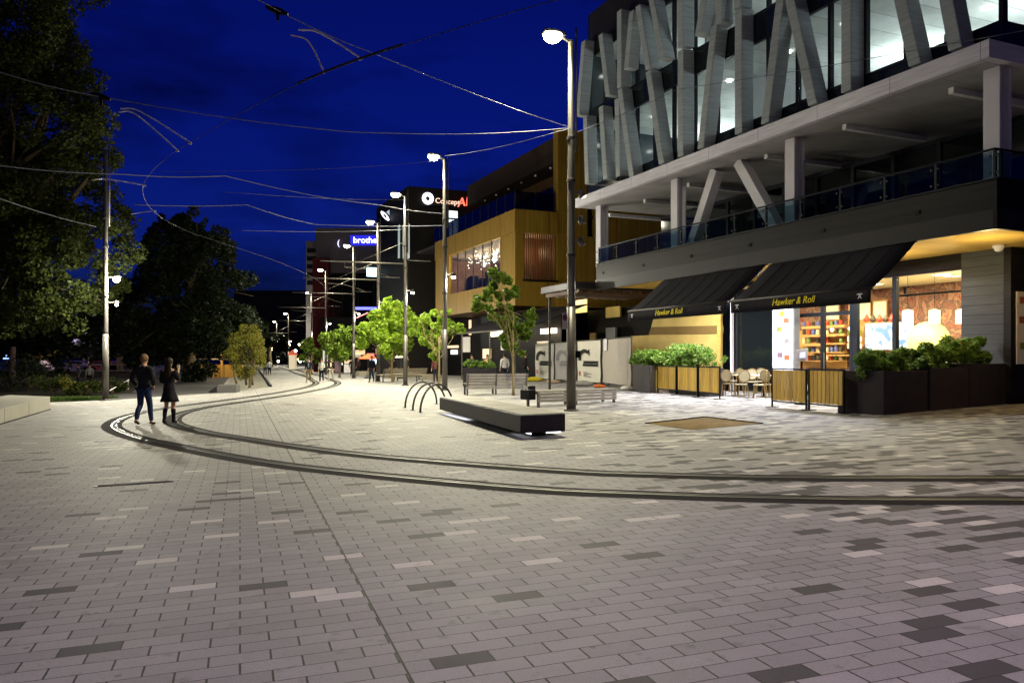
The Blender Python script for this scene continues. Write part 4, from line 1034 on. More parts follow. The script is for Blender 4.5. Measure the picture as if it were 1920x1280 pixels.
# ================================================================ dark block with the lit signs, next up the street
U3, U3E = 70.0, 82.0
db = thing('dark_building', 'dark block with lit ring sign and red lettering at its roof edge', 'building', Fp(20, U3, -.2), AF)
def dp(name, m, fn, parent=None): mb = MB(); fn(mb); return mb.build(name, m, parent or db)
dp('wall', mat('dark_render', (.012, .010, .009), .7, 0, .3, .6), lambda b: b.boxF(20, 40, U3, U3E, -.5, 17.0))
dp('street_glazing', mat('matt_dark_glazing', (.006, .007, .012), .6, spec=.05), lambda b: b.boxF(19.9, 19.997, U3 + .5, U3E - .5, 4.5, 16.0))
va_, za_ = FU(842, 452, U3 - .05); vb_, zc_ = FU(858, 396, U3 - .05)
dp('lit_window', emit('lit_room', (.8, .92, 1), 1.4), lambda b: b.boxF(va_, vb_, U3 - .05, U3 - .003, za_, zc_))
dp('window_bar', M['frame'], lambda b: b.boxF(va_ - .05, vb_ + .05, U3 - .08, U3 - .052, (za_ + zc_) / 2 + .6, (za_ + zc_) / 2 + .75))
for i in range(3):
    u, z = FV(748 + i * 9, 460, 19.88)
    dp('lit_window', emit('pale_window', (.5, .8, .85), .25), lambda b: b.boxF(19.86, 19.895, u - .3, u + .3, z - 1.2, z + 1.9))
ringw = emit('ring_sign', (.85, .85, 1), 4)
def ring(b, c, right, up, ro, ri, th=.08, n=28):
    nn = right.cross(up).normalized(); V = []; F = []
    for k in range(n):
        t = 2 * PI * k / n
        for r_, o_ in ((ro, 0), (ri, 0), (ro, th), (ri, th)): V.append(c + right * r_ * math.cos(t) + up * r_ * math.sin(t) - nn * o_)
    for k in range(n):
        a, c2 = 4 * k, 4 * ((k + 1) % n)
        F += [(a, c2, c2 + 1, a + 1), (a + 2, a + 3, c2 + 3, c2 + 2), (a, a + 2, c2 + 2, c2), (a + 1, c2 + 1, c2 + 3, a + 3)]
    b.add(V, F)
def onU(px, py, u): v, z = FU(px, py, u); return Fp(v, u, z)
sg = thing('ring_sign', 'white glowing ring sign with pale lettering on the dark block', 'sign', onU(802, 395, U3 - .25), AF)
mb = MB(); c = onU(802.5, 372, U3 - .2); k = c.y / FPX
ring(mb, c, NV, UP, 11.0 * k, 4.6 * k); mb.build('ring', ringw, sg)
MB().text('Concept', onU(816, 380.5, U3 - .2), NV, UP, 14 * k, .06).build('lettering', emit('letter_glow', (1, .62, .45), 1.3), sg)
MB().beam(onU(792, 388, U3 - .08), onU(858, 388, U3 - .08), .12, .12, UP).build('backing', M['black'], sg)
sg2 = thing('lettering_sign', 'slanted red lettering sign beside the white ring sign', 'sign', onU(866, 392, U3 - .3), AF)
rd = (NV * .98 + UP * .2).normalized()
MB().text('AIA', onU(858, 388, U3 - .3), rd, UP, 24 * k, .12, shear=.1).build('letters', emit('red_sign', (1, .10, .05), 2.2), sg2)
MB().beam(onU(857, 391, U3 - .1), onU(874, 386, U3 - .1), .12, .1, UP).build('backing', M['black'], sg2)
sg3 = thing('projecting_sign', 'small tilted ring sign hanging on the street side of the dark block', 'sign', Fp(19.5, *FV(730, 420, 19.5)), AF)
uu, zz = FV(722, 405, 19.5)
c = Fp(19.5, uu, zz); k2 = c.y / FPX
rt = (Vector((1, 0, 0)) * .82 + UP * .56).normalized(); upv = UP * .76 - Vector((1, 0, 0)) * .65
upv.normalize()
mb = MB(); upv = (UP * -.76 + Vector((.65, 0, 0))).normalized(); ring(mb, c, (UP * .65 + Vector((.76, 0, 0))) * .33, upv, 11 * k2, 6 * k2); mb.build('ring', ringw, sg3)
MB().prism([c + rt * 7 * k2 - upv * 5 * k2, c + rt * 27 * k2 - upv * 5 * k2, c + rt * 27 * k2 + upv * 5 * k2, c + rt * 7 * k2 + upv * 5 * k2], (0, .1, 0)).build('panel', emit('sign_panel', (.35, .5, .85), .5), sg3)
MB().tube([c + rt * 16 * k2, Fp(20, uu, zz + .1)], .05).build('bracket', M['black'], sg3)

# ================================================================ pale tower with the blue sign
bt = thing('pale_building', 'pale office tower with a blue lit sign and dark ribbon windows at its left edge', 'building', (-19, 118, -.5), 0)
def bp_(name, m, fn, parent=None): mb = MB(); fn(mb); return mb.build(name, m, parent or bt)
A0, B0 = at(592, 427, 112), at(775, 427, 112)
bp_('wall', mat('pale_render', (.125, .11, .12), .8, 0, .12, .3), lambda b: b.hexa([Vector((A0.x, 112, -.6)), Vector((B0.x, 112, -.6)), Vector((B0.x, 135, -.6)), Vector((A0.x, 135, -.6)), A0, B0, Vector((B0.x, 135, A0.z)), Vector((A0.x, 135, A0.z))]))
C0 = at(574, 452, 118)
bp_('wing', mat('pale_render_wing', (.12, .11, .125), .8, 0, .12, .3), lambda b: b.box(((C0.x + A0.x) / 2 - .02, 122, C0.z / 2), (A0.x - C0.x, 8, C0.z)))
for i in range(5):
    z = at(580, 470 + i * 15, 117.9).z
    bp_('ribbon_window', M['darkglass'], lambda b: b.box(((C0.x + A0.x) / 2 - .02, 117.95, z), (A0.x - C0.x - .3, .06, .6)))
D0, D1 = at(598, 512, 111.9), at(745, 512, 111.9)
bp_('dark_glazing', M['darkglass'], lambda b: b.box(((D0.x + D1.x) / 2, 111.93, D0.z / 2), (D1.x - D0.x, .1, D0.z)))
for i in range(5):
    x = D0.x + (D1.x - D0.x) * (i + .5) / 5
    bp_('mullion', M['frame'], lambda b: b.box((x, 111.84, D0.z / 2), (.12, .07, D0.z)))
rw = tag(MB().box((at(601, 600, 108).x, 108.6, 7.2), (2.2, 1.2, 15.4)).build('red_wall', mat('red_fin_wall', (.09, .012, .016), .7, 0, .15, .5)), 'narrow dark red wall standing tall beyond the last lamps', 'wall')
bs = thing('lit_sign', 'blue lit sign with white lettering on the pale tower', 'sign', at(683, 462, 111.8))
e0, e1 = at(657, 460, 111.7), at(712, 441, 111.7)
MB().hexa([e0, Vector((e1.x, e0.y, e0.z)), Vector((e1.x, e0.y + .15, e0.z)), e0 + Vector((0, .15, 0)), Vector((e0.x, e0.y, e1.z)), e1, e1 + Vector((0, .15, 0)), Vector((e0.x, e0.y + .15, e1.z))]).build('sign_box', emit('sign_blue', (.03, .03, 1), .75, (.02, .02, .3)), bs)
kk = 111.6 / FPX
MB().text('brother', at(662, 455.5, 111.62), (1, 0, 0), UP, 16.2 * kk, .06).build('lettering', emit('sign_white', (1, 1, 1), 3), bs)
MB().text('(', at(632, 460, 111.62), (1, 0, 0), UP, 15 * kk, .06).build('lettering', emit('sign_white_blue', (.5, .5, 1), 3), bs)
bpn = tag(MB().box(at(697, 510, 84) , (1.0, .3, .9), .4).build('light_box', emit('light_box', (.5, .85, 1), 5)), 'small white-blue light box high on the dark shop front', 'sign')
nb_ = tag(MB().box(at(686, 578, 100), (2.6, .12, .35)).build('neon_strip', emit('neon_blue', (.05, .06, 1), 4)), 'blue neon strip above the street trees', 'neon sign')
nr_ = tag(MB().beam(at(668, 596, 90), at(690, 586, 90), .2, .1).build('neon_strip', emit('neon_red', (1, .05, .12), 1.3)), 'thin red neon stroke above the street trees', 'neon sign')
# low shops and far blocks closing the street on the right
sh = thing('shop_row', 'row of low dark shops with lit windows behind the street trees', 'building', (-12, 96, -.4))
def sp_(name, m, fn): mb = MB(); fn(mb); return mb.build(name, m, sh)
q0, q1 = at(600, 640, 100), at(790, 640, 100)
sp_('wall', M['black'], lambda b: b.box(((q0.x + q1.x) / 2, 101, 3.0), (q1.x - q0.x, 1, 7)))
rnd = random.Random(21)
for i in range(16):
    px = rnd.uniform(606, 785); py = rnd.uniform(645, 690); c = at(px, py, 100.4)
    m = shopm[rnd.choice((1, 3, 4, 4, 2, 0))]
    sp_('shop_window', m, lambda b: b.box(c, (rnd.uniform(.4, 1.3), .1, rnd.uniform(.3, 1.0))))
fb = thing('far_building', 'far dark blocks where the street bends away', 'building', (-42, 230, -.5))
MB().box((-57, 235, 10), (46, 12, 21)).build('wall', mat('far_wall', (.02, .02, .03), .8), fb)
for i in range(14):
    c = at(rnd.uniform(508, 590), rnd.uniform(640, 680), 160)
    tag(MB().ball(c, rnd.uniform(.18, .4), 8, 6).build('distant_lamp', M['bulb_white'] if i % 3 else M['bulb_warm']), 'tiny far light down the street', 'lamp', 'far lights at the end of the street')
# ================================================================ trees
def tree(name, label, base, trunk_h, r, blobs, n, size, leaf, bark, seed, group=None, sub=10, subr=.42, cat='tree', lean=(0, 0), aspect=.6, limbs=True, lo=None):
    base = Vector(base); t = thing(name, label, cat, base, 0, group)
    top = base + Vector((lean[0], lean[1], trunk_h))
    mb = MB(); pts, rr = limb(base - Vector((0, 0, .05)), top, r, r * .55, .04, seed, 7); rr[0] *= 1.35; mb.tube(pts, rr, 10)
    if limbs:
        for i, (c, rad) in enumerate(blobs):
            s = pts[min(len(pts) - 1, 3 + i % 5)]; p2, r2 = limb(s, Vector(c), r * .34, r * .06, .12, seed + i); mb.tube(p2, r2, 6)
            for j in range(3):
                rn = random.Random(seed * 31 + i * 7 + j); rm = rad if isinstance(rad, (int, float)) else min(rad)
                e = Vector(c) + Vector((rn.uniform(-1, 1), rn.uniform(-1, 1), rn.uniform(-.5, .9))) * rm * .85
                p3, r3 = limb(p2[3], e, r * .14, r * .03, .1, seed + j + 50 * i); mb.tube(p3, r3, 5)
    mb.build('trunk', bark, t, True)
    leaves(blobs, n, size, seed, sub, subr, aspect).build('crown', leaf, t)
    return t
def blobpx(L, Y, dY=0.0, seed=0):
    rn = random.Random(seed); out = []
    for px, py, r in L: out.append((at(px, py, Y + rn.uniform(-dY, dY)), r * Y / FPX))
    return out
# big tree leaning in from the left edge
bx = -29
B = blobpx([(60, 60, 120), (-40, 20, 150), (95, 140, 75), (20, 200, 130), (130, 250, 80), (185, 300, 45), (60, 330, 120), (150, 380, 75), (215, 420, 45), (190, 470, 62), (90, 470, 110), (20, 450, 120),
            (-60, 360, 150), (130, 545, 62), (40, 555, 80), (200, 540, 40), (100, -60, 90), (-90, 200, 160), (105, 40, 45), (165, 215, 30)], 41, 3.2, 4)
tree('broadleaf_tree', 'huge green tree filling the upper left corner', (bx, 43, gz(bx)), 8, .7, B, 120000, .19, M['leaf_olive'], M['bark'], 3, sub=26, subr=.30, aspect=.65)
# dense dark tree behind it
B = blobpx([(350, 420, 42), (330, 470, 60), (390, 480, 55), (300, 500, 50), (430, 540, 50), (340, 560, 80), (270, 560, 50), (410, 600, 70), (300, 630, 65), (250, 640, 40), (450, 610, 32), (370, 650, 60), (320, 425, 28), (380, 440, 28)], 62, 4, 9)
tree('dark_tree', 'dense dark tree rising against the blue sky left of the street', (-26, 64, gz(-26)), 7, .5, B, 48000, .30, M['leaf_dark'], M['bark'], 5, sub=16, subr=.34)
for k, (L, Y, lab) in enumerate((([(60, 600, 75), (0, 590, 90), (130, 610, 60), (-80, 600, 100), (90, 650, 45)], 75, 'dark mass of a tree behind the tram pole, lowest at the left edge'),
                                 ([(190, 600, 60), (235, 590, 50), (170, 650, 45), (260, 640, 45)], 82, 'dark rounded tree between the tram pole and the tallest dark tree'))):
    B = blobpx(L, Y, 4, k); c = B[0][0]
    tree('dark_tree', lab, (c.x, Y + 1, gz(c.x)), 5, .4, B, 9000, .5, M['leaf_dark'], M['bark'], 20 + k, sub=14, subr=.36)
B = blobpx([(500, 640, 26), (488, 610, 18), (520, 650, 22), (482, 660, 22)], 150, 6, 2)
tree('dark_tree', 'far dark tree closing the street behind the golden tree', (-46, 152, gz(-46)), 5, .4, B, 3500, .7, M['leaf_dark'], M['bark'], 31, sub=8)
# street trees lit from the lamps
B = blobpx([(945, 520, 15), (936, 545, 17), (958, 552, 16), (925, 510, 9), (915, 555, 12), (905, 572, 17), (938, 582, 20), (958, 600, 21), (975, 612, 17), (990, 598, 13), (998, 588, 9), (960, 632, 18), (985, 628, 12), (968, 655, 13), (950, 640, 12), (892, 562, 10)], 32.3, .5, 1)
tree('young_tree', 'sparse young tree with thin trunk in front of the grey slatted bench', G(963, 741), 3.3, .05, B, 5200, .17, M['leaf_mid'], M['bark_young'], 41, 'young street trees along the square', sub=6, subr=.45, aspect=.8)
B = blobpx([(800, 612, 19), (820, 600, 17), (838, 585, 8), (852, 605, 16), (808, 635, 20), (832, 628, 18), (862, 618, 12), (795, 598, 10), (822, 650, 14), (815, 668, 9)], 43, .8, 2)
tree('young_tree', 'bright lime young tree behind the second street lamp', G(823, 728), 2.6, .06, B, 4600, .19, M['leaf_lime'], M['bark_young'], 42, 'young street trees along the square', sub=6, subr=.45, aspect=.8)
B = blobpx([(725, 590, 24), (748, 580, 18), (705, 610, 28), (740, 615, 32), (765, 605, 22), (690, 635, 26), (720, 645, 30), (755, 645, 24), (775, 620, 14), (730, 565, 9), (748, 568, 8), (780, 605, 10)], 53, 1.2, 3)
tree('street_tree', 'widest lime green street tree, between the third and fourth lamps', G(737, 716), 2.6, .09, B, 8000, .25, M['leaf_lime'], M['bark_young'], 43, 'full street trees further up the tram street', sub=8, subr=.4, aspect=.75)
B = blobpx([(640, 620, 20), (622, 640, 22), (650, 645, 24), (632, 665, 22), (660, 625, 12), (612, 660, 16)], 70, 1.2, 4)
tree('street_tree', 'mid green street tree behind the three people walking', (at(637, 700, 70).x, 70, gz(at(637, 700, 70).x)), 2.6, .09, B, 3600, .28, M['leaf_mid'], M['bark_young'], 44, 'full street trees further up the tram street', sub=8)
B = blobpx([(578, 645, 14), (590, 655, 16), (572, 665, 12), (600, 668, 12)], 95, 1.5, 5)
tree('street_tree', 'smallest and farthest green street tree, left of the walkers\' heads', (at(585, 700, 95).x, 95, gz(-30)), 2.6, .09, B, 1800, .34, M['leaf_mid'], M['bark_young'], 45, 'full street trees further up the tram street', sub=8)
# golden tree on the promenade
gb = G(468, 727)
B = blobpx([(462, 625, 18), (478, 632, 18), (445, 640, 16), (470, 655, 26), (446, 665, 20), (484, 660, 16), (452, 688, 20), (476, 685, 20), (488, 640, 8), (436, 655, 10)], gb.y, .6, 6)
gt = tree('golden_tree', 'small yellow-green tree with several stems on the promenade', gb, 1.2, .09, B, 7500, .13, M['leaf_gold'], M['bark'], 46, sub=9, subr=.45, aspect=.45)
mb = MB()
for px, py, sx in ((462, 722, -1), (474, 722, 1), (444, 720, -2)):
    p = G(px, py); pp, rr = limb(p, p + Vector((sx * .12, 0, 1.5)), .08, .04, .06, px); mb.tube(pp, rr, 7)
mb.build('stem', M['bark'], gt, True)
# beds along the river
def shrub(label, c, r, n, size, leaf, seed, group=None, cat='shrub', name='shrub', sub=9):
    t = thing(name, label, cat, Vector(c), 0, group); c = Vector(c)
    mb = MB()
    for i in range(5):
        rn = random.Random(seed + i); e = c + Vector((rn.uniform(-.6, .6) * r[0], rn.uniform(-.6, .6) * r[1], r[2] * 1.2)); pp, rr = limb(c, e, .02, .008, .1, seed + i); mb.tube(pp, rr, 5)
    mb.build('stem', M['bark'], t)
    leaves([(c + Vector((0, 0, r[2] * 1.02)), r)], n, size, seed, sub, .5).build('foliage', leaf, t); return t
for i, (px, py, rx, rz, lf, lab) in enumerate(((100, 741, 1.0, .5, 'leaf_olive', 'low dark shrub at the lawn edge above the concrete seat wall end'), (135, 741, .55, .42, 'leaf_gold', 'yellow flowering shrub at the back of the lawn strip'),
        (165, 741, .8, .35, 'leaf_olive', 'flat olive shrub left of the tram pole foot'), (212, 738, .7, .4, 'leaf_olive', 'small olive shrub right of the tram pole foot'), (20, 735, 1.8, 1.0, 'leaf_dark', 'large dark shrub at the left edge behind the seat wall'),
        (60, 728, 2.0, 1.0, 'leaf_dark', 'broad dark shrub on the river bank below the parked cars'), (345, 700, 2.0, .7, 'leaf_olive', 'long olive shrub beside the promenade, under the dark tree'), (385, 692, 1.5, .6, 'leaf_olive', 'olive shrub nearest the golden light on the promenade'))):
    g = G(px, py); shrub(lab, g, (rx, rx * .7, rz), 1100, .14, M[lf], 60 + i, 'shrubs of the river beds')
B = blobpx([(95, 655, 12), (75, 662, 10), (55, 660, 9), (105, 660, 9)], 88, 1, 8)
tree('lit_tree', 'small tree glowing yellow beside a lamp beyond the river', (at(95, 690, 88).x, 88, -.53), 2.2, .1, B, 1800, .3, M['leaf_gold'], M['bark'], 71, sub=6)

# hedges in planters
def hedge(label, p0, p1, w, z0, hgt, n, size, seed, group):
    p0, p1 = Vector(p0), Vector(p1); Ln = (p1 - p0).length; k = max(2, int(Ln / .38)); bl = []
    rn = random.Random(seed)
    for i in range(k):
        c = p0.lerp(p1, (i + .5) / k); bl.append((c + Vector((rn.uniform(-.05, .05), rn.uniform(-.05, .05), z0 + hgt * .5 + rn.uniform(-.04, .06))), (w * .62, w * .62, hgt * .55 + rn.uniform(-.03, .07))))
    t = thing('hedge', label, 'hedge', p0.lerp(p1, .5) + Vector((0, 0, z0)), 0, group)
    leaves(bl, n, size, seed, 7, .5, .45).build('foliage', M['leaf_hedge'], t)
    mb = MB()
    for i in range(k):
        c = p0.lerp(p1, (i + .5) / k)
        for s in (-1, 1): pp, rr = limb(c + Vector((0, 0, z0 - .06)), c + Vector((s * w * .3, s * .05, z0 + hgt * .7)), .014, .006, .1, seed + i); mb.tube(pp, rr, 5)
    mb.build('stem', M['bark'], t); return t
def planter(label, p0, p1, depth_dir, depth, hgt, group, m=None):
    p0, p1 = Vector(p0), Vector(p1); d = depth_dir.normalized() * depth
    z = min(p0.z, p1.z); t = thing('planter', label, 'planter', (p0 + p1) / 2, 0, group)
    base = [p0, p1, p1 + d, p0 + d]
    mb = MB(); th = .04
    for i in range(4):
        a, b4 = base[i], base[(i + 1) % 4]; e = (b4 - a).normalized(); inn = UP.cross(e) * th
        if (sum(base, Vector()) / 4 - a).dot(inn) < 0: inn = -inn
        a2, b5 = a + e * th * 1.02, b4 - e * 0
        mb.hexa([Vector((q.x, q.y, z - .05)) for q in (a2, b5, b5 + inn, a2 + inn)] + [Vector((q.x, q.y, z + hgt)) for q in (a2, b5, b5 + inn, a2 + inn)])
    mb.build('box', m or M['planter_side'], t, bevel=.006)
    mb = MB(); q = [b_ + (sum(base, Vector()) / 4 - b_).normalized() * .08 for b_ in base]
    mb.prism([Vector((b_.x, b_.y, z + hgt - .12)) for b_ in q], (0, 0, .03)); mb.build('soil', M['soil'], t)
    return t
pc = G(1657, 778); pe = G(1888, 757); rowd = (pe - pc).normalized()
rowl = (pe - pc).length; seg = rowl / 3
back = Vector((-rowd.y, rowd.x, 0))
PLL = ['dark steel planter at the barrier corner, nearest of the row', 'middle one of the three large dark planters', 'dark planter at the grey boarded wall corner']
for i in range(3):
    a = pc + rowd * (seg * i + (.05 if i else 0)); b4 = pc + rowd * (seg * (i + 1) - .05)
    hh = (1.03, 1.06, 1.12)[i]
    planter(PLL[i], a, b4, back, 1.25, hh, 'dark planters at the right end of the terrace')
    z = min(a.z, b4.z)
    o_ = back * .62
    hedge(['glossy green hedge in the nearest big planter', 'taller glossy hedge in the middle big planter', 'rounded bush in the planter by the boarded wall'][i],
          Vector((a.x, a.y, z)) + o_ + rowd * .1, Vector((b4.x, b4.y, z)) + o_ - rowd * (.1 if i < 2 else .35), (.66, .7, .66)[i], hh - .1, (.52, .62, .72)[i], (5600, 5600, 4500)[i], .125, 80 + i, 'hedges of the right planters')
# left planter with its long hedge
l0, l1 = G(1186, 733), G(1219, 737)
planter('dark planter beside the grey fence panel', l0, l1, Vector((.45, 1, 0)), .9, 1.1, None)
hedge('long bright hedge in front of the lit plywood', Vector((l0.x + .3, l0.y + .6, l0.z)), Vector((7.2, 28.5, gz(7))), .8, .98, .74, 7000, .14, 90, None)
lp0, lp1 = Vector((6.14, 31.2, gz(6.1))), Vector((6.93, 28.1, gz(6.9)))
planter('long low planter behind the left timber barriers', lp0, lp1, Vector((.97, .25, 0)), .6, 1.02, None)
# planter with hedge in front of the bars
h0, h1 = G(868, 717), G(925, 716)
h0.y = h1.y = 43.0; h0.x, h1.x = at(868, 0, 43).x, at(928, 0, 43).x; h0.z = gz(h0.x); h1.z = gz(h1.x)
planter('dark slatted planter in front of the bars', h0, h1, Vector((0, 1, 0)), .6, 1.0, None, M['charcoal'])
hedge('clipped lime hedge in front of the bars', h0 + Vector((.1, .3, 0)), h1 + Vector((-.1, .3, 0)), .5, .95, .4, 1500, .13, 95, None)

# ================================================================ street furniture
# long black platform bench
F0, L0, R0 = G(976, 822), G(824, 774), G(1060, 818)
ax = (L0 - F0); ax.z = 0; LEN = ax.length; ax.normalize(); wd_ = (R0 - F0); wd_.z = 0; WID = wd_.length; wd_.normalize()
t = thing('platform_bench', 'long low black platform bench glowing white underneath', 'bench', (F0 + L0) / 2)
def plat(inset, z0, z1):
    P = [F0 + wd_ * inset + ax * inset, F0 + wd_ * (WID - inset) + ax * inset, F0 + wd_ * (WID - inset) + ax * (LEN - inset), F0 + wd_ * inset + ax * (LEN - inset)]
    return MB().hexa([Vector((p.x, p.y, gz(p.x) + z0)) for p in P] + [Vector((p.x, p.y, gz(p.x) + z1)) for p in P])
plat(0, .10, .44).build('side_panel', M['charcoal'], t, bevel=.012)
topm = mat('platform_top', (.24, .225, .20), .6, 0, .15, 4, .2, 60)
plat(.03, .44, .455).build('seat_top', topm, t)
plat(.30, -.02, .099).build('plinth', M['black'], t)
for k in (.2, .4, .6, .8):
    p = F0 + ax * LEN * k + wd_ * .04; q = F0 + ax * LEN * k + wd_ * (WID - .04)
    MB().beam(Vector((p.x, p.y, gz(p.x) + .455)), Vector((q.x, q.y, gz(q.x) + .455)), .012, .004).build('joint', M['groove'], t)
for a, b4, off in ((.62, .98, .2), (.0, .14, .2)):
    p = F0 + ax * LEN * a + wd_ * off; q = F0 + ax * LEN * b4 + wd_ * off
    p, q = (Vector((z.x, z.y, gz(z.x) + .085)) for z in (p, q)); MB().beam(p, q, .03, .02, UP).build('led_strip', M['led'], t)
p = F0 + wd_ * .55 + ax * .12; q = F0 + wd_ * (WID - .05) + ax * .12
MB().beam(*(Vector((z.x, z.y, gz(z.x) + .085)) for z in (p, q)), .03, .02, UP).build('led_strip', M['led'], t)
mid = F0 + ax * LEN * .8 + wd_ * .12
l = lamp('bench_light', 'AREA', (mid.x, mid.y, gz(mid.x) + .08), 6, (.9, .93, 1), t, size=(.08, 2.6)); l.rotation_euler = (0, 0, AS)
# bike hoops
for i, (a, b4) in enumerate((((759.6, 764), (819, 757)), ((774, 769), (836, 762)), ((788, 773), (850, 766)))):
    a, b4 = G(*a), G(*b4); Rr = (b4 - a).length / 2; c = (a + b4) / 2; e = (b4 - a).normalized()
    t = thing('bike_rack', ('hoop bike rack farthest from the black platform', 'middle hoop of the three bike racks', 'hoop bike rack nearest the viewer beside the black platform')[i], 'bike rack', c, 0, 'steel hoop bike racks')
    pts = [c + e * Rr * math.cos(PI * k / 20) * -1 + UP * (.78 * math.sin(PI * k / 20)) for k in range(21)]
    MB().tube([a - UP * .02] + pts[1:-1] + [b4 - UP * .02], .03, 10).build('hoop', M['steel_dark'], t, True)
    for q in (a, b4): MB().lathe(q, [(.08, 0), (.08, .012), (.04, .015)], 12).build('foot_plate', M['steel_dark'], t)
# benches of grey slats
def slat_bench(label, a, b4, depth, back=True, hgt=.84, flip=1, wood=None, group='slatted benches of the square', sh=.45):
    a, b4 = Vector(a), Vector(b4); e = b4 - a; Ln = e.length; rz = math.atan2(e.y, e.x)
    t = thing('bench', label, 'bench', (a + b4) / 2, rz, group); w2 = wood or M['bench_grey']
    x0, x1 = -Ln / 2, Ln / 2
    p = Local()
    for k in range(6): p.box((0, depth * (k + .5) / 6 * flip, sh), (Ln, depth / 6 * .8, .045))
    p.build('seat', w2, t, bevel=.006)
    p = Local()
    for k in range(3 if not back else 2): p.box((0, -.01 * flip, sh - .08 - k * .1), (Ln, .035, .08))
    p.build('front_rail', w2, t)
    if back:
        p = Local()
        for k in range(3): p.box((0, -.035 * flip - .03 * k * flip, sh + .12 + k * .12), (Ln, .03, .10))
        p.build('backrest', w2, t, bevel=.005)
    for x in ([x0 + .06, x0 + Ln * .48, x1 - .06] if Ln > 2 else [x0 + .06, x1 - .06]):
        p = Local()
        p.beam((x, .04 * flip, -.05), (x, .04 * flip, sh - .03), .07, .06, (1, 0, 0)); p.beam((x, (depth - .06) * flip, -.05), (x, (depth - .06) * flip, sh - .03), .07, .06, (1, 0, 0))
        p.beam((x, .04 * flip, sh - .055), (x, (depth - .06) * flip, sh - .055), .05, .05)
        if back: p.beam((x, -.01 * flip, sh - .1), (x, -.12 * flip, hgt), .06, .05, (1, 0, 0))
        p.build('leg', M['steel'], t)
    return t
M['bench_grey'] = mat('weathered_slats', (.23, .21, .19), .65, 0, .25, 5, .2, 30)
M['bench_pale'] = mat('pale_slats', (.36, .32, .24), .65, 0, .2, 5, .2, 30)
slat_bench('grey slatted bench seen from behind, under the young tree', G(874, 741), G(989, 737), .55, True, .86)
bb = slat_bench('backless grey slatted bench behind the nearest lamp, black end block', G(1008, 764), G(1155, 754), .62, False)
p = Local(); Lh = (G(1155, 754) - G(1008, 764)).length / 2
p.box((-Lh - .14, .3, .36), (.24, .5, .3)); p.build('end_block', M['black'], bb, bevel=.03)
p = Local(); p.box((-Lh + .3, .7, .53), (.2, .16, .14)); p.build('socket_box', M['black'], bb, bevel=.02)
slat_bench('pale wooden bench with backrest, behind the third lamp', G(718, 716), G(800, 711), .7, True, .86, 1, M['bench_pale'])
slat_bench('pale low bench right behind the second lamp', G(792, 716), G(826, 714), .6, False, .45, 1, M['bench_pale'])
slat_bench('pale backless bench near the man by the fourth lamp', G(667, 706), G(694, 705), .6, False, .45, 1, M['bench_pale'])
# concrete seat wall at the left edge
s0, s1 = G(94, 768), G(-40, 808)
t = thing('seat_wall', 'low pale concrete seat wall at the left edge', 'wall', (s0 + s1) / 2)
dd = Vector((-.93, .30, 0)) * 2.6
mb = MB(); P = [s1, s0, s0 + Vector((-2.2, 1.2, 0)), s1 + Vector((-2.6, .8, 0))]
mb.hexa([p - UP * .05 for p in P] + [Vector((p.x, p.y, gz(s0.x) + .47)) for p in P]); mb.build('block', M['concrete'], t, bevel=.01)
mb = MB(); mb.beam(s1 + Vector((.004, -.004, .02)), s0 + Vector((.004, -.004, .02)), .03, .05, UP); mb.build('shadow_gap', M['black'], t)
for k in (.28, .62):
    q = s1.lerp(s0, k); mb = MB(); mb.beam(q + Vector((.001, -.003, -.02)), Vector((q.x + .001, q.y - .003, gz(s0.x) + .46)), .008, .01, (1, 0, 0)); mb.build('joint', M['groove'], t)
# low block seat on the promenade
c = G(426, 736)
t = thing('block_seat', 'low dark concrete block seat beside the golden tree', 'seat', c, .15)
p = Local(); p.box((0, .35, .2), (.95, 1.0, .4)); p.build('block', mat('dark_concrete', (.085, .08, .078), .7), t, bevel=.02)
p = Local(); p.prism([(-.475, -.15, 0), (-.475, -.15, .36), (-1.0, .1, 0)], (0, .7, 0)); p.build('wedge', M['charcoal'], t)
# river handrail
t = thing('handrail', 'white handrail going down the river steps behind the man', 'railing', G(222, 738))
a, b4 = G(206, 741), G(252, 728); mb = MB()
mb.tube([a + UP * .25, b4 + UP * .75], .03); mb.build('rail', M['white'], t)
for k in (.25, .7): q = a.lerp(b4, k); MB().tube([q, q + UP * (.25 + .5 * k)], .025).build('post', M['white'], t)

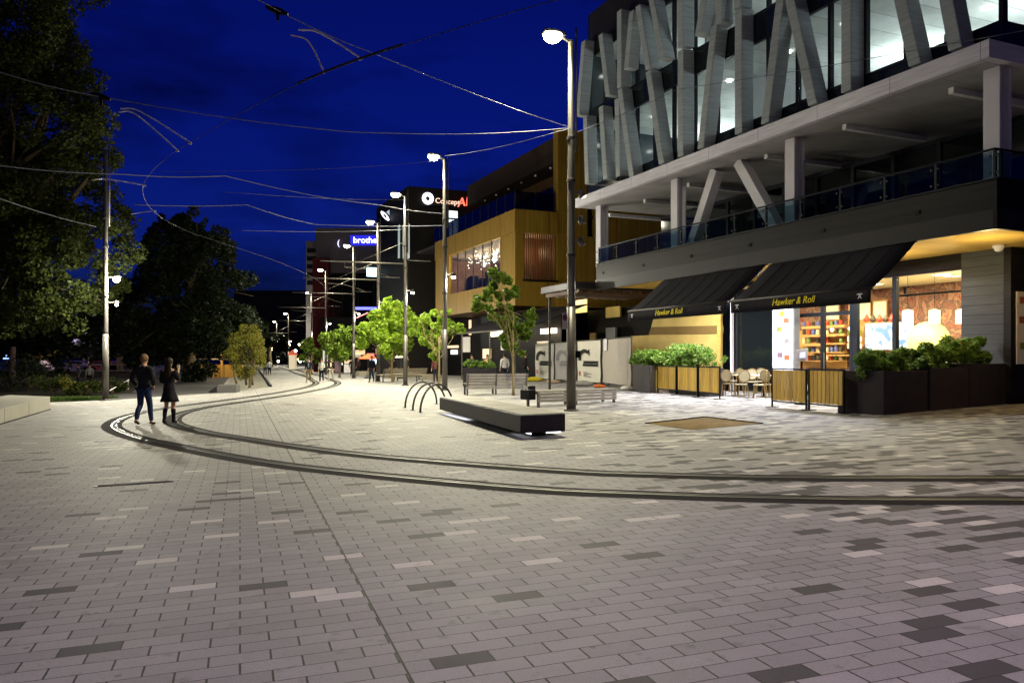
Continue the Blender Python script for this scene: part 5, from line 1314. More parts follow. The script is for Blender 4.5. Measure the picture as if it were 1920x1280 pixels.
# ---------------------------------------------------------------- temporary fence
fgrp = 'fence panels round the building works'
ban = mat('fence_banner', (.60, .57, .50), .6, 0, .08, 3); ban2 = mat('translucent_banner', (.33, .31, .31), .6, 0, .1, 3); ply2 = mat('pale_boarding', (.42, .38, .34), .7, 0, .12, 4)
ink = mat('banner_ink', (.02, .02, .02), .7); inkg = mat('faded_ink', (.20, .19, .2), .7); inkr = mat('red_print', (.45, .06, .04), .6)
def fence(x0, y0, x1, y1, m, label, printed=0, hgt=2.32):
    a, b4 = G(x0, y0), G(x1, y1); e = (b4 - a); e.z = 0; Ln = e.length; rz = math.atan2(e.y, e.x)
    t = thing('fence_panel', label, 'fence panel', (a + b4) / 2, rz, fgrp)
    p = Local()
    for x in (-Ln / 2 + .03, Ln / 2 - .03): p.tube([(x, .03, 0), (x, .03, hgt + .05)], .025, 8)
    for z in (.08, hgt): p.tube([(-Ln / 2 + .03, .03, z), (Ln / 2 - .03, .03, z)], .02, 8)
    p.build('frame', M['steel'], t)
    n = 14; p = Local()
    for j in range(n + 1):
        for k in range(n + 1):
            p.V.append((-Ln / 2 + .05 + (Ln - .1) * j / n, -.02 + .018 * math.sin(j * 1.3 + k * .7) * (1 - k / n * .6), .16 + (hgt - .2) * k / n))
    for j in range(n):
        for k in range(n): p.F.append((j * (n + 1) + k, (j + 1) * (n + 1) + k, (j + 1) * (n + 1) + k + 1, j * (n + 1) + k + 1)); p.I.append(0)
    bn = p.build('banner', m, t, True)
    root = t
    if printed:
        ik = ink if printed == 1 else inkg; s = min(1, Ln / 3.0)
        fx = lambda x: -Ln / 2 + Ln * x
        mm = ROOT[t.name].inverted()
        q = MB(); P = []; arc = [(R(200) - R(185) * k / 12) for k in range(13)]
        w = Ln * .27
        for t_ in arc: P.append((fx(.33) + w * math.cos(t_), -.05, 1.42 + .44 * math.sin(t_)))
        for t_ in reversed(arc[:-2]): P.append((fx(.36) + w * .62 * math.cos(t_), -.05, 1.36 + .30 * math.sin(t_)))
        for i in range(12):
            a1, a2 = P[i], P[i + 1]; j1, j2 = min(23, 23 - i), min(23, 22 - i)
            if j2 >= 13: q.prism([mm @ Vector(z) for z in (a1, a2, P[j2], P[j1])], Vector((0, -.004, 0)))
        hx = fx(.52)
        q.prism([mm @ Vector(z) for z in ((hx - .12 * s, -.05, 1.78), (hx + .16 * s, -.05, 1.86), (hx + .14 * s, -.05, 1.5), (hx + .02 * s, -.05, 1.52))], Vector((0, -.004, 0)))
        q.build('emblem', ik, bn)
        q = MB()
        for x0_, x1_, z0, z1 in ((.30, .90, 1.10, 1.24), (.27, .90, .96, 1.08)):
            q.hexa([mm @ Vector(z) for z in ((fx(x0_), -.054, z0), (fx(x1_), -.054, z0), (fx(x1_), -.05, z0), (fx(x0_), -.05, z0), (fx(x0_), -.054, z1), (fx(x1_), -.054, z1), (fx(x1_), -.05, z1), (fx(x0_), -.05, z1))])
        q.build('print_block', ik, bn)
        if printed == 1:
            q = MB()
            for k in range(4):
                z = .62 - k * .07; q.hexa([mm @ Vector(z_) for z_ in ((fx(.3), -.054, z), (fx(.5 + .12 * (k % 2)), -.054, z), (fx(.5 + .12 * (k % 2)), -.05, z), (fx(.3), -.05, z), (fx(.3), -.054, z + .03), (fx(.5 + .12 * (k % 2)), -.054, z + .03), (fx(.5 + .12 * (k % 2)), -.05, z + .03), (fx(.3), -.05, z + .03))])
            q.build('print_lines', inkg, bn)
            q = MB(); q.hexa([mm @ Vector(z_) for z_ in ((fx(.1), -.054, .45), (fx(.17), -.054, .45), (fx(.17), -.05, .45), (fx(.1), -.05, .45), (fx(.1), -.054, .68), (fx(.17), -.054, .68), (fx(.17), -.05, .68), (fx(.1), -.05, .68))]); q.build('red_mark', inkr, bn)
    p = Local()
    for x in (-Ln / 2 + .1, Ln / 2 - .1): p.box((x, .05, .06), (.22, .6, .12))
    p.build('foot_block', M['black'], t, bevel=.02)
    return t
fence(1004, 713, 1039, 716, ban, 'fence panel with dark arched emblem on cream banner, leftmost', 1)
fence(1041, 716, 1081, 719, ban2, 'fence panel with faded see-through banner beside the nearest lamp', 2)
fence(1083, 719, 1127, 723, ban, 'fence panel with dark arched emblem, right of the nearest lamp', 1)
fp = fence(1130, 723, 1184, 730, ply2, 'blank pale fence panel with a small white notice', 0)
mm = ROOT[fp.name].inverted(); q = MB(); q.hexa([mm @ Vector(z) for z in ((-1.9, -.09, 1.75), (-1.35, -.09, 1.75), (-1.35, -.06, 1.75), (-1.9, -.06, 1.75), (-1.9, -.09, 2.3), (-1.35, -.09, 2.3), (-1.35, -.06, 2.3), (-1.9, -.06, 2.3))]); q.build('notice', M['white'], fp)
def sack(label, px, py, col, sc, name='sandbag', cat='sandbag'):
    g = G(px, py); mb = MB(); mb.ball(g + UP * .1 * sc, (.34 * sc, .22 * sc, .13 * sc), 12, 8); mb.ball(g + Vector((.2 * sc, -.05, .09 * sc)), (.22 * sc, .18 * sc, .1 * sc), 10, 6)
    tag(mb.build(name, mat(name + '_' + str(px), col, .8, 0, .25, 9, .4, 20), smooth=True), label, cat, 'bags weighing down the fence')
sack('yellow bag at the foot of the leftmost fence panel', 1001, 715, (.55, .45, .03), 1.3)
sack('pale sandbag between the first two fence panels', 1036, 719, (.40, .30, .2), 1.0)
sack('orange bag in front of the blank fence panel', 1123, 727, (.55, .15, .04), .8)
sack('grey sandbag behind the backless bench', 1092, 724, (.32, .30, .26), 1.3)
sack('pale bag at the planter end of the fence', 1176, 732, (.5, .46, .4), .9)
# plywood hoarding behind the hedge
t = thing('plywood_hoarding', 'tall lit yellow plywood hoarding with a slanted left edge', 'hoarding', Fp(20.2, 29, fgz(20.2, 29)), AF)
vP = 20.35
def pp_(px, py): return Fp(vP, *FV(px, py, vP))
zf = 0.1
a, b4, c, d, e = pp_(1184, 630), pp_(1217, 628), pp_(1231, 575), pp_(1350, 570), pp_(1350, 700)
foot = lambda p: Vector((p.x, p.y, .15))
MB().prism([foot(a), a, b4, c, d, foot(d)], NV * .05).build('board', M['ply'], t)
MB().prism([pp_(1217, 627) - NV * .03, pp_(1222, 613) - NV * .03, pp_(1357, 610) - NV * .03, pp_(1357, 625) - NV * .03], NV * .025).build('batten', mat('painted_shadow_brown', (.16, .10, .03), .7), t)  # brown strip painted in place of the shadow band across the plywood
dd2 = pp_(1352, 570); MB().beam(foot(dd2) - NV * .06, dd2 - NV * .06, .22, .1, DU).build('edge_post', M['plysoffit'], t)

# ---------------------------------------------------------------- timber barriers
def barrier(x0, y0, x1, y1, label, group, hgt=1.08):
    a, b4 = G(x0, y0), G(x1, y1); e = b4 - a; Ln = math.hypot(e.x, e.y); rz = math.atan2(e.y, e.x)
    base = (a + b4) / 2
    t = thing('terrace_barrier', label, 'barrier', base, rz, group)
    sl = e.z
    p = Local()
    for x in (-Ln / 2 + .02, Ln / 2 - .02): p.box((x, 0, hgt / 2), (.04, .04, hgt))
    for z in (.17, hgt - .02): p.box((0, 0, z), (Ln - .082, .036, .04))
    p.build('frame', M['black'], t)
    for x in (-Ln / 2 + .02, Ln / 2 - .02):
        p = Local(); p.box((x, 0, .012), (.06, .42, .02)); p.build('foot', M['black'], t)
    n = 8
    p = Local()
    for k in range(n): p.box((-Ln / 2 + .05 + (Ln - .1) * (k + .5) / n, 0, (hgt + .15) / 2), ((Ln - .1) / n * .82, .022, hgt - .25))
    p.build('slat_panel', M['slat_v'], t)
    return t
# slat tint per upright
m, nt_, b_, o_ = new_mat('barrier_upright_slats'); gg = nt_.nodes.new('ShaderNodeNewGeometry'); cc = nt_.nodes.new('ShaderNodeValToRGB')
for i, k in enumerate(((.22, .105, .007), (.46, .265, .014), (.30, .155, .010), (.56, .35, .022))):
    e = cc.color_ramp.elements[i] if i < 2 else cc.color_ramp.elements.new(.5); e.position = i / 3; e.color = (*k, 1)
nz_ = nt_.nodes.new('ShaderNodeTexNoise'); nz_.inputs['Scale'].default_value = 4; tcc = nt_.nodes.new('ShaderNodeTexCoord'); mpp = nt_.nodes.new('ShaderNodeMapping'); mpp.inputs['Scale'].default_value = (6, 6, .5)
nt_.links.new(tcc.outputs['Object'], mpp.inputs[0]); nt_.links.new(mpp.outputs[0], nz_.inputs['Vector'])
hs_ = nt_.nodes.new('ShaderNodeHueSaturation'); nt_.links.new(gg.outputs['Random Per Island'], cc.inputs[0]); nt_.links.new(cc.outputs[0], hs_.inputs['Color'])
nt_.links.new(math_node(nt_, 'MULTIPLY_ADD', nz_.outputs['Fac'], .9, .55), hs_.inputs['Value']); nt_.links.new(hs_.outputs[0], b_.inputs['Base Color']); b_.inputs['Roughness'].default_value = .5
M['slat_v'] = m
gb1 = 'timber slat barriers round the cafe terrace'
barrier(1447, 763, 1513, 769, 'timber slat barrier right of the bistro chairs', gb1)
barrier(1516, 769, 1583, 775, 'timber slat barrier touching the big dark planter', gb1)
barrier(1233, 737, 1268, 740, 'timber slat barrier beside the left dark planter', gb1)
barrier(1270, 740, 1308, 744, 'middle timber slat barrier below the long hedge', gb1)
barrier(1310, 744, 1350, 748, 'darkest timber slat barrier left of the bistro chairs', gb1)

# ---------------------------------------------------------------- bistro tables and chairs
rattan = mat('rattan', (.20, .13, .045), .6, 0, .25, 30, .3, 120); weave = mat('cream_weave', (.36, .32, .22), .6, 0, .12, 60, .3, 200)
def chair_proto(label, loc, rz, group):
    t = thing('bistro_chair', label, 'chair', loc, rz, group)
    p = Local(); p.lathe((0, 0, .44), [(.02, .02), (.19, .02), (.21, .005), (.2, -.02), (.02, -.022)], 18); p.build('seat', weave, t, True)
    p = Local(); pts = [(.20 * math.sin(2 * PI * k / 22), -.20 - .05 * (1 - math.cos(2 * PI * k / 22)) * .5, .72 - .20 * math.cos(2 * PI * k / 22)) for k in range(23)]
    p.tube(pts, .02, 8); p.build('back_frame', rattan, t, True)
    p = Local(); p.add([(0, -.225, .72)] + [(.185 * math.sin(2 * PI * k / 20), -.20 - .045 * (1 - math.cos(2 * PI * k / 20)) * .5, .72 - .185 * math.cos(2 * PI * k / 20)) for k in range(20)] +
                       [(0, -.237, .72)] + [(.185 * math.sin(2 * PI * k / 20), -.212 - .045 * (1 - math.cos(2 * PI * k / 20)) * .5, .72 - .185 * math.cos(2 * PI * k / 20)) for k in range(20)],
                       [(0, 1 + k, 1 + (k + 1) % 20) for k in range(20)] + [(21, 22 + (k + 1) % 20, 22 + k) for k in range(20)] + [(1 + k, 22 + k, 22 + (k + 1) % 20, 1 + (k + 1) % 20) for k in range(20)])
    p.build('backrest', weave, t)
    for sx, sy in ((-1, 1), (1, 1), (-1, -1), (1, -1)):
        p = Local(); top = (sx * .15, sy * .15, .43); q = [top, (sx * .19, sy * .2, 0)]
        if sy < 0: q = [(sx * .12, -.21, .55)] + q
        p.tube(q, .016, 8); p.build('leg', rattan, t)
    return t
TB = [G(1384, 742), G(1432, 744), G(1372, 733), G(1418, 731)]
for i, g in enumerate(TB):
    t = thing('cafe_table', ('cafe table at the open end of the left barriers', 'cafe table in the middle of the bistro chairs', 'cafe table nearest the hedge end', 'cafe table by the mirror glass')[i], 'table', g, .3 * i, 'small cafe tables')
    p = Local(); p.box((0, 0, .735), (.62, .62, .03)); p.build('tabletop', M['white'] if i % 2 else weave, t, bevel=.008)
    p = Local(); p.tube([(0, 0, .02), (0, 0, .72)], .035, 10); p.build('pedestal', M['black'], t)
    p = Local(); p.box((0, 0, .015), (.5, .07, .03), .78); p.box((0, 0, .0145), (.5, .07, .028), -.78); p.build('base', M['black'], t)
CH = [((1390, 744.5), .15, 'bistro chair in front, its dark rimmed oval back to the viewer'), ((1366, 742), -.6, 'bistro chair tucked beside the left barrier end'), ((1408, 738), 2.7, 'bistro chair facing the viewer behind the first table'), ((1424, 746), 1.2, 'bistro chair turned sideways between the two front tables'),
      ((1428, 737), 2.9, 'bistro chair with bright back in front of the mirror glass'), ((1443, 745), -1.0, 'bistro chair half hidden by the right barrier'), ((1380, 735), .4, 'bistro chair at the rear left table'), ((1362, 732), -1.3, 'bistro chair nearest the long hedge'), ((1410, 729), .9, 'rearmost bistro chair by the window post')]
c0 = None
for (px, py), rz, lab in CH:
    if c0 is None: c0 = chair_proto(lab, G(px, py), rz, 'rattan bistro chairs on the terrace')
    else: dup(c0, G(px, py), rz, lab)
# menu display and order screen
v_ = 20.3
g0 = Fp(v_, *FV(1468, 700, v_)); uM0, uM1 = FV(1487, 600, v_)[0], FV(1450, 600, v_)[0]
t = thing('menu_display', 'tall lit white menu display beside the cafe door', 'menu board', Fp(v_, (uM0 + uM1) / 2, fgz(v_, 23)), AF)
zt2 = FV(1468, 577, v_)[1]
MB().boxF(v_, v_ + .25, uM0 - .06, uM1 + .06, .12, zt2 + .1).build('case', mat('grey_case', (.16, .17, .2), .5), t)
MB().boxF(v_ - .02, v_ - .003, uM0, uM1, .35, zt2).build('lit_panel', emit('menu_glow', (.86, .9, 1), .75), t)
for i, (px, py) in enumerate(((1474, 601), (1461, 617), (1475, 639), (1462, 665), (1475, 670))):
    u, z = FV(px, py, v_ - .03); MB().boxF(v_ - .035, v_ - .022, u - .13, u + .13, z - .09, z + .09).build('photo', food[i % 4], t)
u, z = FV(1467, 588, v_); MB().prism([Fp(v_ - .035, u + .11 * math.cos(2 * PI * k / 18), z + .11 * math.sin(2 * PI * k / 18)) for k in range(18)], NV * .012).build('emblem', yel, t)
g = G(1502, 760); g = Fp(16.8, *FV(1503, 700, 16.8)); g.z = gz(g.x)
t = thing('order_stand', 'small order screen on a stand behind the right barrier', 'stand', g, 0)
MB().tube([g, g + UP * 1.25], .03).build('post', M['black'], t); MB().lathe(g, [(.2, 0), (.2, .02), (.04, .03)], 14).build('base', M['black'], t)
s_ = MB(); s_.prism([g + Vector((-.2, -.06, 1.22)), g + Vector((.15, -.06, 1.26)), g + Vector((.22, .1, 1.62)), g + Vector((-.13, .1, 1.58))], (0, .03, 0)); so_ = s_.build('screen', M['white'], t)
s_ = MB(); s_.prism([g + Vector((-.08, -.04, 1.33)), g + Vector((.09, -.04, 1.35)), g + Vector((.13, .055, 1.52)), g + Vector((-.04, .055, 1.5))], (0, -.012, 0)); s_.build('screen_glow', emit('screen_blue', (.1, .2, .6), .8), so_)
# signs on the square
def aboard(label, px, py, w, h, col):
    g = G(px, py); t = thing('board_sign', label, 'board sign', g, .1, 'standing board signs outside the bars')
    p = Local(); p.prism([(-w / 2, -.25, 0), (w / 2, -.25, 0), (w / 2, -.02, h), (-w / 2, -.02, h)], (0, .02, 0)); bo = p.build('front_board', M['black'], t)
    p = Local(); p.prism([(-w / 2, .25, 0), (w / 2, .25, 0), (w / 2, .02, h), (-w / 2, .02, h)], (0, -.02, 0)); p.build('rear_board', M['black'], t)
    mm = ROOT[t.name].inverted(); q = MB(); q.prism([mm @ Vector(z) for z in ((-w * .42, -.25 + .018, .08), (w * .42, -.25 + .018, .08), (w * .42, -.062, h - .08), (-w * .42, -.062, h - .08))], (0, -.012, 0)); q.build('poster', col, bo)
aboard('white board sign with dark motif, right one of two', 652, 700, .95, 1.15, mat('white_board', (.62, .58, .6), .6, 0, .3, 9)); aboard('purple tinted board sign, left one of two', 634, 698, .85, 1.5, mat('purple_board', (.35, .24, .32), .6, 0, .6, 6))
t = thing('round_sign', 'no parking style plate with dark disc on the nearest lamp', 'sign', at(1059, 602, 22.1), 0)
q = at(1059, 602, 22.1); k = 22.1 / FPX
MB().box(q, (9.5 * k, .02, 30 * k)).build('plate', mat('sign_plate', (.33, .28, .31), .5), t); MB().lathe((0, 0, 0), [(.01, 0)], 3) if 0 else None
mb = MB(); mb.prism([q + Vector((4.2 * k * math.cos(2 * PI * i / 20), -.014, 7 * k + 6.5 * k * math.sin(2 * PI * i / 20))) for i in range(20)], (0, -.004, 0)); mb.build('disc', mat('sign_disc', (.10, .02, .06), .5), t)
MB().beam(q + Vector((0, .02, .1)), q + Vector((.2, .15, .1)), .04, .02).build('bracket', M['steel'], t)
t = tag(MB().box(at(1083.5, 664, 22.12), (.14, .05, .2)).build('control_box', M['black'], bevel=.01), 'small black box strapped to the nearest lamp pole', 'box')
def umbrella(label, px, py, Y, rad, col, hgt):
    X = at(px, 0, Y).x; g = Vector((X, Y, gz(X))); t = thing('umbrella', label, 'umbrella', g, 0, 'umbrellas outside the bars')
    p = Local(); p.tube([(0, 0, 0), (0, 0, hgt)], .03); p.build('pole', M['steel'], t)
    p = Local(); p.lathe((0, 0, hgt), [(.02, .06), (rad * .5, -.12), (rad, -.34), (rad, -.38), (rad * .48, -.16), (.02, .02)], 8); p.build('canopy', col, t)
    p = Local(); p.tube([(0, 0, 0), (0, 0, .08)], .3, 12); p.build('base', M['black'], t)
umbrella('orange-red umbrella top behind the man at the fourth lamp', 690, 668, 66, .85, mat('orange_cloth', (.55, .12, .04), .7), 1.95)
umbrella('white umbrella left of the third lamp', 752, 668, 62, .55, mat('white_cloth', (.8, .78, .75), .7), 2.0)
g = at(605, 690, 92)
t = thing('flag_banner', 'tall white feather banner far up the street', 'banner', (g.x, 92, gz(g.x)), 0)
MB().tube([(g.x, 92, gz(g.x)), (g.x, 92, 4.2)], .03).build('pole', M['steel'], t); MB().prism([(g.x + .03, 92, .8), (g.x + .6, 92, 1.0), (g.x + .7, 92, 3.6), (g.x + .03, 92, 4.1)], (0, .02, 0)).build('cloth', mat('pale_banner', (.55, .55, .6), .7), t)
g = at(549, 660, 130)
t = thing('kiosk', 'small far kiosk with red roof and warm light', 'kiosk', (g.x, 130, -.5), 0)
MB().box((g.x, 130, .6), (1.0, 1, 2.4)).build('booth', emit('kiosk_glow', (1, .8, .45), .5), t); MB().lathe((g.x, 130, 1.8), [(1.0, 0), (.15, .8)], 4, a0=PI / 4).build('roof', emit('kiosk_roof', (1, .18, .08), .5, (.5, .06, .03)), t)

# ---------------------------------------------------------------- far river bank: road wall, rail, cars
a, b4 = at(-20, 700, 78), at(260, 700, 78)
t = thing('bank_wall', 'low dark river wall under the parked cars', 'wall', (a.x / 2 + b4.x / 2, 78, gz(-26)))
MB().box(((a.x + b4.x) / 2, 78, -.5), (b4.x - a.x, .5, 1.2)).build('wall', mat('bank_stone', (.06, .05, .05), .9, 0, .4, 1), t)
MB().box(((a.x + b4.x) / 2, 77.9, .15), (b4.x - a.x, .7, .1)).build('coping', mat('coping', (.22, .17, .18), .8), t)
t = thing('bank_railing', 'pale railing along the far river bank', 'railing', (a.x / 2 + b4.x / 2, 78, .2))
q = MB(); q.tube([(a.x, 78, .75), (b4.x, 78, .75)], .05); q.build('rail', mat('pale_rail', (.35, .27, .28), .6), t)
for k in range(9): MB().tube([(a.x + (b4.x - a.x) * k / 8, 78, .2), (a.x + (b4.x - a.x) * k / 8, 78, .75)], .05).build('post', M['steel'], t)
def car(label, px, Y, col, flip=1):
    X = at(px, 0, Y).x; g = Vector((X, Y, gz(-26) + .1)); t = thing('parked_car', label, 'car', g, 0, 'cars parked beyond the river')
    prof = [(-2.2, .35), (-2.25, .75), (-2.0, .95), (-1.3, 1.0), (-.7, 1.5), (.9, 1.52), (1.7, 1.0), (2.15, .9), (2.25, .5), (2.2, .3)]
    p = Local(); p.prism([(x * flip, -.85, z) for x, z in prof], (0, 1.7, 0)); p.build('body', col, t, bevel=.05)
    p = Local(); p.prism([(x * flip, -.86, z) for x, z in ((-1.15, 1.02), (-.62, 1.42), (.82, 1.44), (1.45, 1.02))], (0, -.01, 0)); p.build('side_window', M['darkglass'], t)
    for x in (-1.4, 1.4):
        p = Local(); p.tube([(x, -.9, .33), (x, -.66, .33)], .33, 16); w_ = p.build('wheel', M['black'], t)
        mm = ROOT[t.name].inverted(); q = MB(); q.tube([mm @ Vector((x, -.915, .33)), mm @ Vector((x, -.89, .33))], .2, 12); q.build('rim', M['steel'], w_)
    p = Local(); p.box((-2.22 * flip, -.6, .72), (.08, .3, .14)); p.build('headlight', M['white'], t); p = Local(); p.box((2.2 * flip, -.6, .75), (.08, .3, .16)); p.build('tail_light', inkr, t)
cc_ = [mat('car_' + n_, c, .3, .5) for n_, c in (('silver', (.30, .27, .33)), ('violet', (.22, .17, .30)), ('red', (.30, .06, .06)), ('dark', (.08, .07, .12)))]
for (px, col, fl, lab) in ((62, 0, 1, 'silver car parked farthest left beyond the river'), (150, 1, -1, 'violet-grey car parked left of the tram pole'), (196, 2, 1, 'dark red car half behind the tram pole'), (236, 3, 1, 'dark car parked right of the tram pole')):
    car(lab, px, 84, cc_[col], fl)
bl2 = thing('park_lamp', 'small globe lamp over the yellow lit tree beyond the river', 'lamp', (at(95, 690, 86).x, 86, -.5))
q = at(95, 637, 86); MB().tube([(q.x, 86, -.5), (q.x, 86, q.z)], .06).build('post', M['steel'], bl2); MB().ball(q + UP * .1, .22, 10, 8).build('globe', M['bulb_white'], bl2, True)
lamp('park_light', 'POINT', q + Vector((-.2, -1.2, -.5)), 700, (1, .72, .55), bl2, .2)
lamp('park_light', 'POINT', at(140, 650, 79), 260, (.75, .6, 1), bl2, .3)
pk2 = thing('park_lamp', 'blue-white light glow at the left edge beyond the river', 'lamp', (at(12, 690, 96).x, 96, -.5))
q = at(12, 669, 96); MB().tube([(q.x, 96, -.5), (q.x, 96, q.z)], .06).build('post', M['steel'], pk2); MB().box(q, (1.0, .3, .5)).build('lit_box', emit('blue_box', (.25, .4, 1), 3), pk2)
t = thing('trunk_post', 'pale bare trunk standing at the left edge of the river bank', 'post', (at(22, 0, 70).x, 70, gz(-26)))
MB().tube([(at(22, 0, 70).x, 70, -.6), (at(22, 0, 70).x + .1, 70, at(22, 650, 70).z)], [.3, .22], 10).build('stem', mat('pale_trunk', (.2, .13, .12), .8), t)
# amber lit hut wall under the dark tree
a = at(415, 683, 78)
t = thing('garden_kiosk', 'low amber lit shelter behind the golden tree', 'shelter', (a.x, 78, gz(-26)))
MB().box((a.x, 78, .1), (4.2, .4, 1.3)).build('wall', mat('amber_wall', (.5, .3, .08), .7), t); MB().box((a.x - .3, 78, 2.3 - 1.0), (4.4, 1.2, .1)).build('roof', M['grey'], t); MB().box((a.x + .2, 77.6, .7), (.18, .18, 2.6)).build('post', mat('amber_post', (.5, .3, .08), .7), t)
lamp('kiosk_light', 'POINT', (a.x - .3, 76.4, 1.6), 90, (1, .62, .2), t, .1)
# ================================================================ people
def skin_shape(nodes, edges, root, sub=2):
    """nodes: name -> (pos, rx, ry); one smooth surface grown over the bones"""
    names = list(nodes); idx = {n: i for i, n in enumerate(names)}
    me = bpy.data.meshes.new('bones'); me.from_pydata([tuple(nodes[n][0]) for n in names], [(idx[a], idx[b]) for a, b in edges], [])
    o = bpy.data.objects.new('bones', me); COL.objects.link(o)
    sk = o.modifiers.new('skin', 'SKIN'); sk.use_smooth_shade = True
    if not me.skin_vertices:
        me.attributes.update() if hasattr(me.attributes, 'update') else None
    for i, n in enumerate(names):
        sv = me.skin_vertices[0].data[i]; sv.radius = (nodes[n][1], nodes[n][2]); sv.use_root = (n == root)
    ss = o.modifiers.new('sub', 'SUBSURF'); ss.levels = sub; ss.render_levels = sub
    dg = bpy.context.evaluated_depsgraph_get(); dg.update(); ev = o.evaluated_get(dg); m2 = ev.to_mesh()
    V = [tuple(v.co) for v in m2.vertices]; F = [tuple(p.vertices) for p in m2.polygons]
    ev.to_mesh_clear(); bpy.data.objects.remove(o); bpy.data.meshes.remove(me)
    return V, F
MATC = {}
def cloth(c, rough=.8):
    k = tuple(round(x, 3) for x in c)
    if k not in MATC: MATC[k] = mat('cloth_%d' % len(MATC), c, rough, 0, .2, 14, .2, 120)
    return MATC[k]
def person(label, loc, rz, H=1.75, top=(.01, .01, .012), legs=(.02, .03, .07), hair=(.03, .018, .008), shoes=(.01, .01, .01), stride=.16, female=False, skirt=False, boots=False, longhair=False,
           rarm='down', larm='down', coat=0.09, cat='person', group=None, seated=False, sub=2, openfront=None, lean=0.0):
    s = H / 1.75; root = thing('person', label, cat, loc, rz, group)
    V3 = lambda x, y, z: Vector((x * s, y * s, z * s))
    sh = .165 if female else .2; hip = .085
    n = {}; E = []
    def add(k, p, r, r2=None, link=None):
        n[k] = (p, r * s, (r2 or r) * s)
        if link: E.append((link, k))
    zp = .93
    add('pelvis', V3(0, 0, zp), .135, .10)
    add('waist', V3(0, .01, 1.08), .115 if female else .13, .085, 'pelvis')
    add('chest', V3(0, .0 + lean * .3, 1.27), .135 if female else .155, .10, 'waist')
    add('collar', V3(0, -.015 + lean * .5, 1.41), .10, .075, 'chest')
    add('neck', V3(0, .0 + lean * .6, 1.49), .052, .052, 'collar')
    add('jaw', V3(0, .025 + lean * .7, 1.56), .062, .068, 'neck')
    add('face', V3(0, .018 + lean * .7, 1.64), .074, .090, 'jaw')
    add('crown', V3(0, .005 + lean * .7, 1.70), .060, .072, 'face')
    add('nose', V3(0, .118 + lean * .7, 1.615), .012, .016, 'face')
    for sx, L in ((-1, 'l'), (1, 'r')):
        add('ear' + L, V3(sx * .084, .01 + lean * .7, 1.625), .012, .018, 'face')
        arm = rarm if L == 'r' else larm
        add('sh' + L, V3(sx * sh, -.015 + lean * .4, 1.385), .062, .058, 'collar')
        if arm == 'down': el, wr, pa, dv = (sx * (sh + .05), -.04, 1.12), (sx * (sh + .055), .05, .90), (sx * (sh + .05), .075, .82), Vector((0, .25, -1))
        elif arm == 'swing': el, wr, pa, dv = (sx * (sh + .04), -.10, 1.13), (sx * (sh + .05), -.13, .89), (sx * (sh + .05), -.13, .81), Vector((0, 0, -1))
        elif arm == 'raise': el, wr, pa, dv = (sx * (sh + .06), .06, 1.15), (sx * (sh - .02), .24, 1.36), (sx * (sh - .04), .265, 1.44), Vector((-.2 * sx, .2, 1))
        elif arm == 'pocket': el, wr, pa, dv = (sx * (sh + .085), -.09, 1.13), (sx * (sh + .01), .07, .97), (sx * (sh - .02), .12, .92), Vector((-.3 * sx, .7, -.5))
        else: el, wr, pa, dv = (sx * (sh + .05), -.02, 1.12), (sx * (sh - .06), .22, 1.10), (sx * (sh - .12), .275, 1.11), Vector((-.8 * sx, .6, .1))
        add('el' + L, V3(*el), .045, .043, 'sh' + L); add('wr' + L, V3(*wr), .030, .026, 'el' + L); add('pa' + L, V3(*pa), .036, .018, 'wr' + L)
        dv.normalize(); side = Vector((0, 1, 0)) if abs(dv.z) > .6 else Vector((0, 0, 1))
        pv = V3(*pa)
        for f in range(4):
            o_ = (f - 1.5) * .019; ln = (.075, .085, .08, .062)[f]
            add('f%d' % f + L, pv + (dv * .045 + side * o_) * s, .009, .009, 'pa' + L)
            add('g%d' % f + L, pv + (dv * (.045 + ln) + side * o_ + Vector((-sx * .012, 0, 0)) + side * .008) * s, .0075, .0075, 'f%d' % f + L)
        add('t' + L, pv + (dv * .02 + side * .045) * s, .010, .010, 'pa' + L)
        add('u' + L, pv + (dv * .055 + side * .062) * s, .008, .008, 't' + L)
        fw = stride * (1 if L == 'r' else -1)
        add('hip' + L, V3(sx * hip, 0, .86), .088, .085, 'pelvis')
        kn = .5 * fw + .03 + (.05 if fw < 0 else 0)
        lift = .05 if fw < -.08 else 0
        add('kn' + L, V3(sx * (hip + .005), kn, .49), .058, .058, 'hip' + L)
        add('ca' + L, V3(sx * (hip + .008), kn * .5 + fw * .5 - .02, .34 + lift * .5), .054, .056, 'kn' + L)
        add('an' + L, V3(sx * (hip + .01), fw, .085 + lift), .036, .038, 'ca' + L)
        add('he' + L, V3(sx * (hip + .01), fw - .03, .04 + lift * 1.2), .036, .032, 'an' + L)
        add('to' + L, V3(sx * (hip + .028), fw + .13, .028 + lift * .3), .038, .024, 'he' + L)
    def mk(name, nodes, edges, rt, m, parent=root, sb=sub):
        V, F = skin_shape(nodes, edges, rt, sb); p = Local(); p.add(V, F); return p.build(name, m, parent, True)
    body = mk('body', n, E, 'pelvis', M['skin'])
    def subset(keys, grow, tweak=None):
        nn = {k: (n[k][0], n[k][1] + grow * s, n[k][2] + grow * s) for k in keys}
        if tweak: tweak(nn)
        return nn, [(a, b) for a, b in E if a in nn and b in nn]
    up = ['pelvis', 'waist', 'chest', 'collar', 'shl', 'shr', 'ell', 'elr', 'wrl', 'wrr']
